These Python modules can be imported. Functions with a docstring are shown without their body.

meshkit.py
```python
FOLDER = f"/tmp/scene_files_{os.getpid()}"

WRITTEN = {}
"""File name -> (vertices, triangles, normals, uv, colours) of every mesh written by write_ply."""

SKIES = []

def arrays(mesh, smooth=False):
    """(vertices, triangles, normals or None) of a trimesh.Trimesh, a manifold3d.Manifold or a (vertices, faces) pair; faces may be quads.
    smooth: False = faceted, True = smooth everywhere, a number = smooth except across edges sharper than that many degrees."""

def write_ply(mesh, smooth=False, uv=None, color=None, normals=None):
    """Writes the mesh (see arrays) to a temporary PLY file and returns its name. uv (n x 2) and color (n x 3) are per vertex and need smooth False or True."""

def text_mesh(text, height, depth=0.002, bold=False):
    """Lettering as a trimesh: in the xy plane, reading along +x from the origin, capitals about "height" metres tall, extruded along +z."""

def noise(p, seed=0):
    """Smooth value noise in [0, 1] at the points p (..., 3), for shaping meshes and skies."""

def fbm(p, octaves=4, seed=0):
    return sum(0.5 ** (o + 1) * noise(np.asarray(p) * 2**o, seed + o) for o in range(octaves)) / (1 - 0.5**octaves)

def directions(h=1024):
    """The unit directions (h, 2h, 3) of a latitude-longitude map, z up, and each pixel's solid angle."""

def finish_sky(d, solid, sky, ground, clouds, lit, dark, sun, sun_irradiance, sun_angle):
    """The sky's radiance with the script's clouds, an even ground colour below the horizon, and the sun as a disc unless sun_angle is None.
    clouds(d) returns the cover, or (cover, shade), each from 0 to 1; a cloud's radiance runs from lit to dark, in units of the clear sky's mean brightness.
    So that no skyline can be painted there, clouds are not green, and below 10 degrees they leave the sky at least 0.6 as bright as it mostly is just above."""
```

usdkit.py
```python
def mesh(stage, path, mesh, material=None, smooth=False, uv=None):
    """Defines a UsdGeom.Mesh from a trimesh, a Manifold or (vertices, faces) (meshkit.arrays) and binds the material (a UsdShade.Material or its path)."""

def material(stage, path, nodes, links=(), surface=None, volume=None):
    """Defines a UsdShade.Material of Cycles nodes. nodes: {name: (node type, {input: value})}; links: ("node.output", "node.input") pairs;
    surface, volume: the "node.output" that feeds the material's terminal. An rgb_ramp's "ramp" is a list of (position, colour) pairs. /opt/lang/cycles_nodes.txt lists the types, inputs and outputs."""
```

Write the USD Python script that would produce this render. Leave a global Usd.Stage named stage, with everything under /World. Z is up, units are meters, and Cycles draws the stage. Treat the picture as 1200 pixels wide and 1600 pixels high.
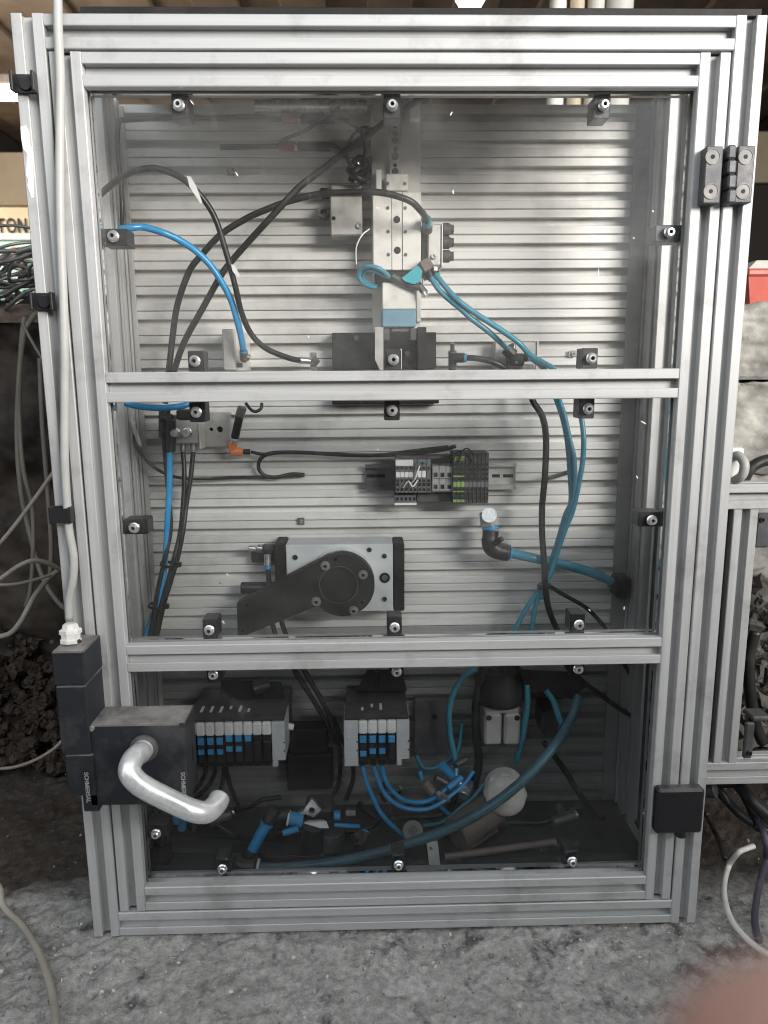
import math, random, sys
import numpy as np, trimesh, manifold3d, usdkit, meshkit
from shapely.geometry import Polygon, Point
from pxr import Usd, UsdGeom, UsdLux, UsdShade, Gf, Sdf

random.seed(7)
rng = np.random.default_rng(7)
stage = Usd.Stage.CreateInMemory()
UsdGeom.SetStageUpAxis(stage, UsdGeom.Tokens.z)
UsdGeom.SetStageMetersPerUnit(stage, 1.0)
UsdGeom.Xform.Define(stage, '/World')
UsdGeom.Scope.Define(stage, '/World/Looks')

# ---------------------------------------------------------------- camera
CAM = np.array([-.0288, -.7616, .6422]); YAW, PITCH, ROLL, FPX = .0221, -.1862, -.0075, 1155.0
def cam_axes():
    cy, sy, cp, sp, cr, sr = math.cos(YAW), math.sin(YAW), math.cos(PITCH), math.sin(PITCH), math.cos(ROLL), math.sin(ROLL)
    f = np.array([sy*cp, cy*cp, sp]); r0 = np.array([cy, -sy, 0]); u0 = np.cross(r0, f)
    return cr*r0+sr*u0, -sr*r0+cr*u0, f
RGT, UP, FWD = cam_axes()
cam = UsdGeom.Camera.Define(stage, '/World/camera')
cam.AddTransformOp().Set(Gf.Matrix4d(*[*RGT, 0], *[*UP, 0], *[*(-FWD), 0], *[*CAM, 1]))
AP = 5.8
cam.CreateHorizontalApertureAttr(AP); cam.CreateVerticalApertureAttr(AP*4/3); cam.CreateFocalLengthAttr(AP*FPX/1200)
cam.CreateClippingRangeAttr(Gf.Vec2f(.005, 200)); cam.CreateFStopAttr(1.9); cam.CreateFocusDistanceAttr(.86)
cam.CreateExposureAttr(1.15)

def at(px, py, d):
    """The point of depth y = d that the photograph (1200 x 1600) shows at the pixel px, py."""
    ray = FWD*FPX + RGT*(px-600) - UP*(py-800)
    return CAM + ray*((d-CAM[1])/ray[1])

# ---------------------------------------------------------------- light
dome = UsdLux.DomeLight.Define(stage, '/World/sky')
dome.GetPrim().SetCustomDataByKey('kind', 'structure')
sky = usdkit.material(stage, '/World/Looks/ambient', {'b': ('background_shader', {'color': (.87, .945, 1.0), 'strength': .86})}, surface='b.background')
UsdShade.MaterialBindingAPI.Apply(dome.GetPrim()).Bind(sky)
def lamp(name, pos, target, w, h, power, col):
    l = UsdLux.RectLight.Define(stage, '/World/'+name)
    z = np.array(pos, float)-np.array(target, float); z /= np.linalg.norm(z)
    x = np.cross([0, 0, 1], z); x /= np.linalg.norm(x); y = np.cross(z, x)
    l.AddTransformOp().Set(Gf.Matrix4d(*[*x, 0], *[*y, 0], *[*z, 0], *[*pos, 1]))
    l.CreateWidthAttr(w); l.CreateHeightAttr(h); l.CreateIntensityAttr(power); l.CreateColorAttr(Gf.Vec3f(*col)); l.CreateNormalizeAttr(False)
    return l
lamp('daylight_opening', (3.9, -4.25, 2.25), (0, .1, .60), 3.2, 2.0, 15.5, (1, .95, .885))

lamp('rear_daylight', (-3.0, 3.2, 1.9), (-1.2, 5.6, 1.9), 1.6, 1.0, 4.5, (1, .90, .76))  # fill added to brighten the far wall, truck and ceiling; no opening there
# ---------------------------------------------------------------- materials
LOOKS = {}
def mat(name, nodes, links, surface='p.BSDF', volume=None):
    LOOKS[name] = usdkit.material(stage, '/World/Looks/'+name, nodes, links, surface=surface, volume=volume); return LOOKS[name]
def surf(name, col, rough=.5, metal=0., var=.12, scale=40, bump=0., dirt=0., dirt_col=(.05, .045, .04), dirt_scale=9, bscale=300, spec=.5, rv=.12, stretch=(1, 1, 1), obj=.0, ds=(.5, .72)):
    """A plain surface with mottled tone, uneven gloss, grime patches and fine relief."""
    n = {'g': ('geometry', {}), 'mp': ('mapping', {'scale': stretch}),
         'n1': ('noise_texture', {'scale': scale, 'detail': 5., 'roughness': .6}),
         'r1': ('map_range', {'from_min': .3, 'from_max': .7, 'to_min': 1-var, 'to_max': 1+var}),
         'm1': ('vector_math', {'math_type': 'scale', 'vector1': col}),
         'n2': ('noise_texture', {'scale': dirt_scale, 'detail': 8., 'roughness': .68}),
         'r2': ('map_range', {'from_min': ds[0], 'from_max': ds[1], 'to_min': 0., 'to_max': dirt, 'clamp': True}),
         'mx': ('mix_color', {'b': dirt_col}),
         'r3': ('map_range', {'from_min': .3, 'from_max': .7, 'to_min': max(.03, rough-rv), 'to_max': min(1., rough+rv)}),
         'n3': ('noise_texture', {'scale': bscale, 'detail': 3.}),
         'bp': ('bump', {'strength': bump, 'distance': .001}),
         'p': ('principled_bsdf', {'metallic': metal, 'specular_ior_level': spec})}
    l = [('g.position', 'mp.vector'), ('mp.vector', 'n1.vector'), ('n1.fac', 'r1.value'), ('r1.result', 'm1.scale'), ('g.position', 'n2.vector'), ('n2.fac', 'r2.value'), ('r2.result', 'mx.fac'),
         ('m1.vector', 'mx.a'), ('n1.fac', 'r3.value'), ('r3.result', 'p.roughness'), ('g.position', 'n3.vector'), ('n3.fac', 'bp.height')]
    if obj:
        n['oi'] = ('object_info', {}); n['ro'] = ('map_range', {'to_min': 1-obj, 'to_max': 1+obj}); n['mo'] = ('vector_math', {'math_type': 'scale'})
        l += [('oi.random', 'ro.value'), ('ro.result', 'mo.scale'), ('mx.result', 'mo.vector1'), ('mo.vector', 'p.base_color')]
    else: l.append(('mx.result', 'p.base_color'))
    if bump: l.append(('bp.normal', 'p.normal'))
    return mat(name, n, l)
surf('alu_bar', (.455, .456, .456), .50, .25, .10, 160, .15, .7, (.17, .16, .15), 13, 900, rv=.12, stretch=(1, 1, .025), ds=(.53, .76))
surf('alu_bar_flat', (.455, .456, .456), .50, .25, .10, 160, .15, .7, (.17, .16, .15), 13, 900, rv=.12, stretch=(.025, 1, 1), ds=(.53, .76))
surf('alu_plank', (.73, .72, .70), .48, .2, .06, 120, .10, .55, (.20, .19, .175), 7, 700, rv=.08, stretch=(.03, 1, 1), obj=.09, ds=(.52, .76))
surf('alu_plank_dark', (.33, .325, .32), .46, .25, .08, 120, .10, .6, (.10, .095, .085), 7, 700, rv=.08, stretch=(.03, 1, 1), obj=.12, ds=(.48, .72))  # darker copy of the plank finish, for the lowest planks and one end strip
surf('handle_alu', (.80, .81, .82), .30, .55, .03, 40, .03, .2, (.5, .49, .47), 18)
surf('cable_tan', (.36, .33, .28), .5, 0, .12, 30, .1, .4, (.2, .17, .14), 14)
surf('alu_plate', (.56, .55, .53), .45, .5, .12, 45, .15, .5, (.22, .20, .18), 14, 500, ds=(.5, .75))
surf('alu_bright', (.80, .775, .74), .42, .35, .08, 60, .15, .35, (.42, .38, .33), 30, 500, ds=(.5, .72))
surf('steel', (.62, .62, .62), .28, .95, .1, 90, .05)
surf('steel_dark', (.16, .16, .165), .45, .6, .2, 60, .15, .4, (.09, .08, .07), 30)
surf('zinc', (.78, .79, .79), .26, .85, .06, 60, .08, .3, (.45, .44, .42), 25)
def dusty(name, col, dust, amount, rough=.45):
    mat(name, {'g': ('geometry', {}), 'sx': ('separate_xyz', {}), 'r': ('map_range', {'from_min': .55, 'from_max': .95, 'to_min': 0., 'to_max': amount, 'clamp': True}),
        'n': ('noise_texture', {'scale': 26., 'detail': 6., 'roughness': .65}), 'rn': ('map_range', {'from_min': .35, 'from_max': .6, 'to_min': .25, 'to_max': 1., 'clamp': True}), 'mu': ('math', {'math_type': 'multiply'}),
        'n2': ('noise_texture', {'scale': 9., 'detail': 8., 'roughness': .7}), 'r2': ('map_range', {'from_min': .52, 'from_max': .75, 'to_min': 0., 'to_max': .22, 'clamp': True}), 'ad': ('math', {'math_type': 'add', 'use_clamp': True}),
        'm': ('mix_color', {'a': col, 'b': dust}), 'p': ('principled_bsdf', {'roughness': rough}), 'nb': ('noise_texture', {'scale': 600.}), 'bp': ('bump', {'strength': .12, 'distance': .001})},
        [('g.normal', 'sx.vector'), ('sx.z', 'r.value'), ('g.position', 'n.vector'), ('n.fac', 'rn.value'), ('r.result', 'mu.value1'), ('rn.result', 'mu.value2'), ('g.position', 'n2.vector'), ('n2.fac', 'r2.value'), ('mu.value', 'ad.value1'), ('r2.result', 'ad.value2'),
         ('ad.value', 'm.fac'), ('m.result', 'p.base_color'), ('g.position', 'nb.vector'), ('nb.fac', 'bp.height'), ('bp.normal', 'p.normal')])
dusty('lock_plastic', (.016, .018, .023), (.30, .28, .265), .95)
dusty('black_plastic', (.012, .012, .014), (.20, .19, .18), .45, .42)
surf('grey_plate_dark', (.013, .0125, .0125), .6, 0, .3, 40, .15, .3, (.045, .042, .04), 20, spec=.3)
surf('hinge_grey', (.075, .075, .08), .5, .25, .1, 60, .25, .25, (.28, .26, .24), 40, 900)
surf('hinge_cap', (.19, .185, .18), .55, .1, .12, 60, .2, .3, (.42, .33, .27), 40)
surf('rubber', (.020, .020, .021), .38, 0, .2, 30, .1, .3, (.07, .065, .06), 30)
surf('blue_tube', (.035, .30, .62), .25, 0, .1, 30, 0, .25, (.10, .25, .36), 25)
surf('teal_tube', (.055, .27, .38), .25, 0, .1, 30, 0, .3, (.16, .28, .32), 25)
surf('hose_faded', (.07, .17, .22), .35, 0, .2, 20, 0, .6, (.10, .115, .12), 12)
surf('blue_plastic', (.05, .31, .62), .4, 0, .15, 60, .05, .3, (.12, .2, .28), 40)
surf('teal_tag', (.05, .40, .48), .45, 0, .1, 50, .05)
surf('blue_strip', (.15, .30, .40), .5, 0, .15, 60, .1, .4, (.25, .32, .36), 40)
surf('grey_plastic', (.56, .58, .59), .5, 0, .08, 40, .1, .3, (.28, .27, .26), 25)
surf('pale_plastic', (.80, .80, .78), .45, 0, .06, 40, .05, .3, (.4, .39, .37), 25)
surf('white_tag', (.78, .78, .76), .5, 0, .05, 50, 0)
surf('terminal_grey', (.05, .052, .052), .5, 0, .12, 60, .1, .3, (.33, .32, .3), 50)
surf('terminal_mid', (.15, .152, .152), .5, 0, .12, 60, .1, .3, (.25, .24, .23), 50)
surf('terminal_light', (.34, .342, .34), .5, 0, .12, 60, .1, .3, (.2, .19, .18), 50)
surf('terminal_green', (.26, .38, .12), .5, 0, .2, 120, .1, .3, (.2, .26, .12), 60)
surf('cable_grey', (.40, .40, .385), .45, 0, .08, 30, .1, .4, (.3, .28, .25), 16)
surf('gland_white', (.72, .71, .67), .45, 0, .08, 60, .1, .5, (.40, .38, .35), 40)
surf('orange_plastic', (.70, .22, .08), .4, 0, .15, 60, .1)
surf('red_plastic', (.30, .055, .04), .45, 0, .1, 60, .05)
surf('red_bin', (.46, .09, .065), .45, 0, .1, 20, .1, .3, (.4, .13, .1), 12)
surf('bone', (.86, .83, .77), .5, 0, .08, 40, .1, .35, (.5, .45, .38), 25)
surf('brown_metal', (.24, .20, .18), .5, .3, .15, 30, .2, .4, (.12, .10, .08), 20)
surf('violet_cable', (.075, .065, .095), .45, 0, .1, 30, 0, .4, (.4, .38, .42), 15)
surf('old_cable', (.20, .185, .16), .55, 0, .2, 30, .1, .5, (.18, .15, .12), 12)
surf('grime_floor', (.05, .05, .052), .6, 0, .3, 25, .3, .5, (.10, .095, .09), 14)
surf('paint_white', (.62, .60, .56), .6, 0, .08, 12, .2, .4, (.4, .36, .3), 3)
surf('beige_paint', (.60, .50, .36), .6, 0, .06, 6, .1, .4, (.45, .36, .26), 2)
surf('ceiling_brown', (.36, .28, .22), .7, 0, .25, 2, .2, .5, (.09, .065, .05), 3)
surf('dark_wall', (.055, .047, .042), .8, 0, .3, 4, .2, .5, (.03, .026, .024), 2)
surf('truck_glass', (.30, .50, .46), .15, 0, .1, 4, 0)
surf('soaked_earth', (.028, .021, .017), .75, 0, .6, 14, 1., .8, (.095, .072, .056), 7, 60, ds=(.46, .66))
surf('earth_crust', (.20, .155, .12), .85, .0, .5, 30, .8, .5, (.05, .04, .03), 14, 120)
surf('rust_debris', (.060, .042, .032), .8, .1, .5, 40, .6, .5, (.05, .035, .028), 20, 200)
surf('grey_strand', (.28, .28, .27), .35, .4, .3, 30, .1, .4, (.07, .06, .055), 20)
surf('concrete_block', (.34, .325, .295), .85, 0, .35, 30, 1., .8, (.12, .112, .10), 13, 110, ds=(.44, .64))
surf('ground_dirt', (.10, .092, .085), .8, 0, .3, 6, .5, .5, (.05, .045, .04), 3, 60)
surf('soaked_rubble', (.11, .10, .09), .8, 0, .5, 40, .6, .6, (.04, .035, .03), 20, 150)
surf('cloth_dark', (.030, .032, .04), .9, 0, .2, 60, .3)
surf('skin', (.80, .47, .39), .5, 0, .08, 60, .1)
surf('hair', (.015, .012, .01), .6, 0, .2, 60, .2)
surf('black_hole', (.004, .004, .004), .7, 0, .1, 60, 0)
mat('lamp_glow', {'e': ('emission', {'color': (1, .93, .80), 'strength': 4.})}, [], 'e.emission')

# dusty scuffed acrylic of the door panes; upper veil also paints pale reflections
for pane_name, pane_tint, veil in (('pane_acrylic_dust_haze', (.985, .985, .98), .055), ('pane_acrylic', (.98, .988, .99), .024), ('pane_acrylic_darker', (.96, .965, .97), .007)):  # the last one is slightly darker, with the thinnest veil
  mat(pane_name, {
    'g': ('geometry', {}),
    't': ('transparent_bsdf', {'color': pane_tint}), 'gl': ('glossy_bsdf', {'color': (1, 1, 1), 'roughness': .06}), 'fr': ('fresnel', {'IOR': 1.30}),
    'mg': ('mix_closure', {}),
    'n1': ('noise_texture', {'scale': 5., 'detail': 6., 'roughness': .65, 'distortion': .6}), 'r1': ('map_range', {'from_min': .40, 'from_max': .72, 'to_min': .12*veil, 'to_max': veil, 'clamp': True}),
    'mp': ('mapping', {'scale': (1., 1., .16), 'rotation': (0, .22, 0)}), 'n2': ('noise_texture', {'scale': 55., 'detail': 2., 'distortion': 1.2}),
    'r2': ('map_range', {'from_min': .70, 'from_max': .80, 'to_min': 0., 'to_max': .06, 'clamp': True}),
    'n3': ('voronoi_texture', {'scale': 60.}), 'r3': ('map_range', {'from_min': .0, 'from_max': .06, 'to_min': .5, 'to_max': 0., 'clamp': True}),
    'ad': ('math', {'math_type': 'add'}), 'ad2': ('math', {'math_type': 'add', 'use_clamp': True}),
    'd': ('diffuse_bsdf', {'color': (.80, .80, .78)}), 'mx': ('mix_closure', {})},
    [('fr.fac', 'mg.fac'), ('t.BSDF', 'mg.closure1'), ('gl.BSDF', 'mg.closure2'), ('g.position', 'n1.vector'), ('n1.fac', 'r1.value'), ('g.position', 'mp.vector'), ('mp.vector', 'n2.vector'), ('n2.fac', 'r2.value'),
     ('g.position', 'n3.vector'), ('n3.distance', 'r3.value'), ('r1.result', 'ad.value1'), ('r2.result', 'ad.value2'), ('ad.value', 'mx.fac'),
     ('mg.closure', 'mx.closure1'), ('d.BSDF', 'mx.closure2')], 'mx.closure')

# rough grey workshop concrete with oil stains and grit
mat('concrete_floor', {
    'g': ('geometry', {}),
    'n1': ('noise_texture', {'scale': 7., 'detail': 8., 'roughness': .65}), 'c1': ('rgb_ramp', {'ramp': [(.25, (.26, .25, .238)), (.45, (.36, .348, .333)), (.62, (.42, .407, .39)), (.8, (.50, .487, .468))]}),
    'n2': ('noise_texture', {'scale': 17., 'detail': 10., 'roughness': .70, 'distortion': .2}), 'r2': ('map_range', {'from_min': .545, 'from_max': .635, 'to_min': 0., 'to_max': .8, 'clamp': True}),
    'n3': ('noise_texture', {'scale': 130., 'detail': 9., 'roughness': .66, 'distortion': 0.}), 'r3': ('map_range', {'from_min': .36, 'from_max': .64, 'to_min': .70, 'to_max': 1.26}),
    'm1': ('mix_color', {'b': (.035, .033, .034)}), 'm2': ('vector_math', {'math_type': 'scale'}),
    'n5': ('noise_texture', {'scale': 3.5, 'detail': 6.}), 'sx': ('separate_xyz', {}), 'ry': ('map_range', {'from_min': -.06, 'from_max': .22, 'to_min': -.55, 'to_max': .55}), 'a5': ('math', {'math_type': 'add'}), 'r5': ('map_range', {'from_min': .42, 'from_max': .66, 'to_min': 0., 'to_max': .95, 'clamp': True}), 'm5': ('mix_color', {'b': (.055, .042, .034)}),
    'n4': ('noise_texture', {'scale': 420., 'detail': 4.}), 'ad': ('math', {'math_type': 'add'}), 'bp': ('bump', {'strength': .9, 'distance': .0016}),
    'p': ('principled_bsdf', {'roughness': .72, 'specular_ior_level': .4})},
    [('g.position', 'n1.vector'), ('g.position', 'n2.vector'), ('g.position', 'n3.vector'), ('g.position', 'n4.vector'), ('g.position', 'n5.vector'), ('n1.fac', 'c1.fac'), ('n2.fac', 'r2.value'), ('c1.color', 'm1.a'), ('r2.result', 'm1.fac'),
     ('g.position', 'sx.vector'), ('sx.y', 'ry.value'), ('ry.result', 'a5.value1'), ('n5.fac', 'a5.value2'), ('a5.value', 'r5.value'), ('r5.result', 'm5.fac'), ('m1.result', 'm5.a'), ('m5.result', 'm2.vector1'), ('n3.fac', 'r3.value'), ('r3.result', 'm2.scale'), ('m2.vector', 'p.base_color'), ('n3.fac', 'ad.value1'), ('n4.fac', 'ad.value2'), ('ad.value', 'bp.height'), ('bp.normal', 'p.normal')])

# ---------------------------------------------------------------- scene helpers
ORIGIN, COUNT = {}, {}
def fresh(parent, name):
    k = (parent, name); n = COUNT.get(k, 0); COUNT[k] = n+1
    return f'{parent}/{name}' + (f'_{n:03d}' if n else '')
def say(prim, label=None, cat=None, group=None, kind=None):
    for k, v in (('label', label), ('category', cat), ('group', group), ('kind', kind)):
        if v: prim.SetCustomDataByKey(k, v)
    return prim
def thing(name, label, cat, loc=(0, 0, 0), group=None, kind=None):
    path = fresh('/World', name); x = UsdGeom.Xform.Define(stage, path); x.AddTranslateOp().Set(Gf.Vec3d(*map(float, loc)))
    ORIGIN[path] = np.array(loc, float); return say(x.GetPrim(), label, cat, group, kind)
def obj(name, mesh, m, parent=None, smooth=35, label=None, cat=None, group=None, kind=None):
    if isinstance(mesh, list): mesh = trimesh.util.concatenate(mesh)
    base = str(parent.GetPath()) if parent else '/World'
    path = fresh(base, name); org = ORIGIN.get(base, np.zeros(3)); ORIGIN[path] = org
    v, f, n = meshkit.arrays(mesh, smooth)
    pr = usdkit.mesh(stage, path, mesh if not org.any() else trimesh.Trimesh(mesh.vertices-org, mesh.faces, process=False), LOOKS[m], smooth=smooth).GetPrim()
    return say(pr, label, cat, group, kind)

# ---------------------------------------------------------------- shape helpers
def hull(pts): return trimesh.convex.convex_hull(np.asarray(pts, float))
def box(x0, x1, y0, y1, z0, z1, b=.0006):
    b = min(b, .3*min(x1-x0, y1-y0, z1-z0))
    if b <= 0: return trimesh.creation.box(bounds=[[x0, y0, z0], [x1, y1, z1]])
    pts = []
    for x, sx in ((x0, 1), (x1, -1)):
        for y, sy in ((y0, 1), (y1, -1)):
            for z, sz in ((z0, 1), (z1, -1)):
                pts += [(x+sx*b, y+sy*b, z), (x+sx*b, y, z+sz*b), (x, y+sy*b, z+sz*b)]
    return hull(pts)
def pbox(x0, y0, x1, y1, df, db, b=.0006):
    """Box whose front face, at depth df, covers the given pixels; it reaches back to depth db."""
    xm, ym = (x0+x1)/2, (y0+y1)/2
    return box(at(x0, ym, df)[0], at(x1, ym, df)[0], df, db, at(xm, y1, df)[2], at(xm, y0, df)[2], b)
def frame_of(d):
    d = np.asarray(d, float); d = d/np.linalg.norm(d); a = np.array([0, 0, 1.]) if abs(d[2]) < .9 else np.array([1., 0, 0])
    u = np.cross(a, d); u /= np.linalg.norm(u); return u, np.cross(d, u), d
def lathe(profile, p, d, seg=20):
    """Turned piece: (radius, height) steps along d from p; closed at the ends if the radius is 0."""
    u, v, d = frame_of(d); p = np.asarray(p, float); a = np.arange(seg)*2*math.pi/seg
    rings = [p + h*d + r*(np.cos(a)[:, None]*u + np.sin(a)[:, None]*v) for r, h in profile]
    V = np.vstack(rings); F = []
    for k in range(len(profile)-1):
        for i in range(seg):
            j = (i+1) % seg; A, B, C, D = k*seg+i, k*seg+j, (k+1)*seg+j, (k+1)*seg+i
            F += [(A, B, C), (A, C, D)]
    m = trimesh.Trimesh(V, F, process=False); m.merge_vertices(); m.update_faces(m.nondegenerate_faces()); return m
def cyl(p, q, r, seg=20, b=.0005):
    p, q = np.asarray(p, float), np.asarray(q, float); L = np.linalg.norm(q-p); b = min(b, r*.3, L*.3)
    return lathe([(0, 0), (r-b, 0), (r, b), (r, L-b), (r-b, L), (0, L)], p, q-p, seg)
def pcyl(x, y, rpx, df, db, seg=24, b=.0006):
    """Cylinder along the depth axis centred on a pixel at depth df; radius in pixels there."""
    c = at(x, y, df); r = at(x+rpx, y, df)[0]-c[0]
    return cyl((c[0], df, c[2]), (c[0], db, c[2]), r, seg, b)
def spline(P, n=10):
    P = [np.asarray(p, float) for p in P]; P = [2*P[0]-P[1]] + P + [2*P[-1]-P[-2]]; out = []
    for i in range(1, len(P)-2):
        p0, p1, p2, p3 = P[i-1:i+3]
        for t in np.arange(n)/n:
            out.append(.5*((2*p1)+(-p0+p2)*t+(2*p0-5*p1+4*p2-p3)*t*t+(-p0+3*p1-3*p2+p3)*t**3))
    return np.array(out+[P[-2]])
def tube(C, r, seg=10):
    C = np.asarray(C, float); T = np.gradient(C, axis=0); T /= np.linalg.norm(T, axis=1)[:, None]; u, v, _ = frame_of(T[0]); a = np.arange(seg)*2*math.pi/seg; V = []
    R = np.broadcast_to(r, len(C))
    for c, t, q in zip(C, T, R):
        u = u - t*(u@t); u /= np.linalg.norm(u); v = np.cross(t, u)
        V.append(c + q*(np.cos(a)[:, None]*u + np.sin(a)[:, None]*v))
    n = len(C); V = np.vstack(V+[C[:1], C[-1:]]); F = []
    for k in range(n-1):
        for i in range(seg):
            j = (i+1) % seg; A, B, Cc, D = k*seg+i, k*seg+j, (k+1)*seg+j, (k+1)*seg+i; F += [(A, B, Cc), (A, Cc, D)]
    for i in range(seg):
        j = (i+1) % seg; F += [(n*seg, j, i), (n*seg+1, (n-1)*seg+i, (n-1)*seg+j)]
    return trimesh.Trimesh(V, F, process=False)
def ppath(P, d=None, n=8): return spline([at(p[0], p[1], p[2] if len(p) > 2 else d) for p in P], n)
def hose(name, P, d, r, m, label, cat, group=None, n=8, seg=10, parent=None):
    return obj(name, tube(ppath(P, d, n), r, seg), m, parent, True, label if not parent else None, cat if not parent else None, group)
def prism(poly, d0, d1):
    """A flat outline in x, z (shapely) given thickness in depth, d0 in front."""
    m = trimesh.creation.extrude_polygon(poly, d1-d0, engine='earcut'); v = m.vertices.copy(); m.vertices = np.stack([v[:, 0], d1-v[:, 2], v[:, 1]], 1); return m
def pprism(P, df, db, holes=()):
    p = Polygon([at(x, y, df)[[0, 2]] for x, y in P])
    for x, y, r in holes:
        c = at(x, y, df); p = p.difference(Point(c[0], c[2]).buffer(at(x+r, y, df)[0]-c[0], 8))
    return prism(p, df, db)
def socket_screw(c, r, h, d=(0, -1, 0), seg=18):
    """Cap screw head standing h proud of c with its socket."""
    return lathe([(0, 0), (r, 0), (r, h*.75), (r*.86, h), (r*.45, h), (r*.40, h*.35), (0, h*.35)], c, d, seg)
def pscrew(x, y, rpx, d, h=.003): 
    c = at(x, y, d); return socket_screw(c, at(x+rpx, y, d)[0]-c[0], h)
def lettering(text, height, origin, xdir, updir, depth=.0004):
    m = meshkit.text_mesh(text, height, depth, bold=True); x, u = np.array(xdir, float), np.array(updir, float); n = np.cross(x, u)
    v = m.vertices; m.vertices = np.array(origin) + v[:, :1]*x + v[:, 1:2]*u + v[:, 2:3]*n; return m

# T-slot extrusion
P = .030
def slot_section(p=P, sides=(1, 1, 1, 1), o=.0094, lip=.0022, w=.0160, dp=.0092, c=.0009, e=.0006):
    h = p/2; pts = []
    for k in range(4):
        seg = [(-h+c, -h)]
        if sides[k]: seg += [(-o/2-e, -h), (-o/2, -h+e), (-o/2, -h+lip), (-w/2, -h+lip), (-w/2+.003, -h+dp), (w/2-.003, -h+dp), (w/2, -h+lip), (o/2, -h+lip), (o/2, -h+e), (o/2+e, -h)]
        seg += [(h-c, -h)]
        a = k*math.pi/2; R = np.array([[math.cos(a), -math.sin(a)], [math.sin(a), math.cos(a)]])
        pts += [tuple(R@np.array(q)) for q in seg]
    return Polygon(pts)
SEC, SEC1 = slot_section(), slot_section(.0294, sides=(1, 0, 0, 0), dp=.0112)
def bar(axis, a, b, c1, c2, sec=SEC):
    """Extrusion along axis from a to b; c1, c2 are the centre on the other two axes (x,y,z order). Slot side 0 faces -y (for x and z bars)."""
    m = trimesh.creation.extrude_polygon(sec, b-a, engine='earcut'); v = m.vertices
    if axis == 'z': m.vertices = np.stack([c1+v[:, 0], c2+v[:, 1], a+v[:, 2]], 1)
    elif axis == 'x': m.vertices = np.stack([a+v[:, 2], c1+v[:, 1], c2-v[:, 0]], 1); m.invert() if False else None
    else: m.vertices = np.stack([c1+v[:, 0], a+v[:, 2], c2+v[:, 1]], 1); m.invert()
    if m.volume < 0: m.invert()
    return m
# ================================================================ the setting
HW, H, G = .7066/2, .9703, .0022
Z1, Z2 = .6444, .3551
DP, DR = .210, .152            # front of the back panel, front of the rear posts

def grid(x0, x1, y0, y1, nx, ny):
    X, Y = np.meshgrid(np.linspace(x0, x1, nx), np.linspace(y0, y1, ny)); V = np.stack([X.ravel(), Y.ravel(), 0*X.ravel()], 1); F = []
    i = np.arange(nx-1)[None, :] + nx*np.arange(ny-1)[:, None]; i = i.ravel()
    return V, np.vstack([np.stack([i, i+1, i+nx+1], 1), np.stack([i, i+nx+1, i+nx], 1)])
V, F = grid(-.75, .85, -.30, .95, 460, 330)
q = V*[1, 1, 1]
edge = np.clip(np.minimum.reduce([V[:, 0]+.75, .85-V[:, 0], V[:, 1]+.30, .95-V[:, 1]])/.08, 0, 1)
V[:, 2] = edge*(.010*(meshkit.fbm(q*9, 4, 3)-.5) + .010*(meshkit.fbm(q*60, 4, 5)-.5) + .010*np.clip(meshkit.noise(q*150, 9)-.66, 0, 1) - .006*np.clip(meshkit.noise(q*24, 19)-.66, 0, 1)) - .004*edge - .002
inside = (np.abs(V[:, 0]) < HW+.01) & (V[:, 1] > -.005) & (V[:, 1] < .24)
V[inside, 2] = np.minimum(V[inside, 2], -.003)
obj('floor', trimesh.Trimesh(V, F, process=False), 'concrete_floor', None, True, kind='structure')
big = box(-6, 7, -6, 9, -.06, -.014, 0)
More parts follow.
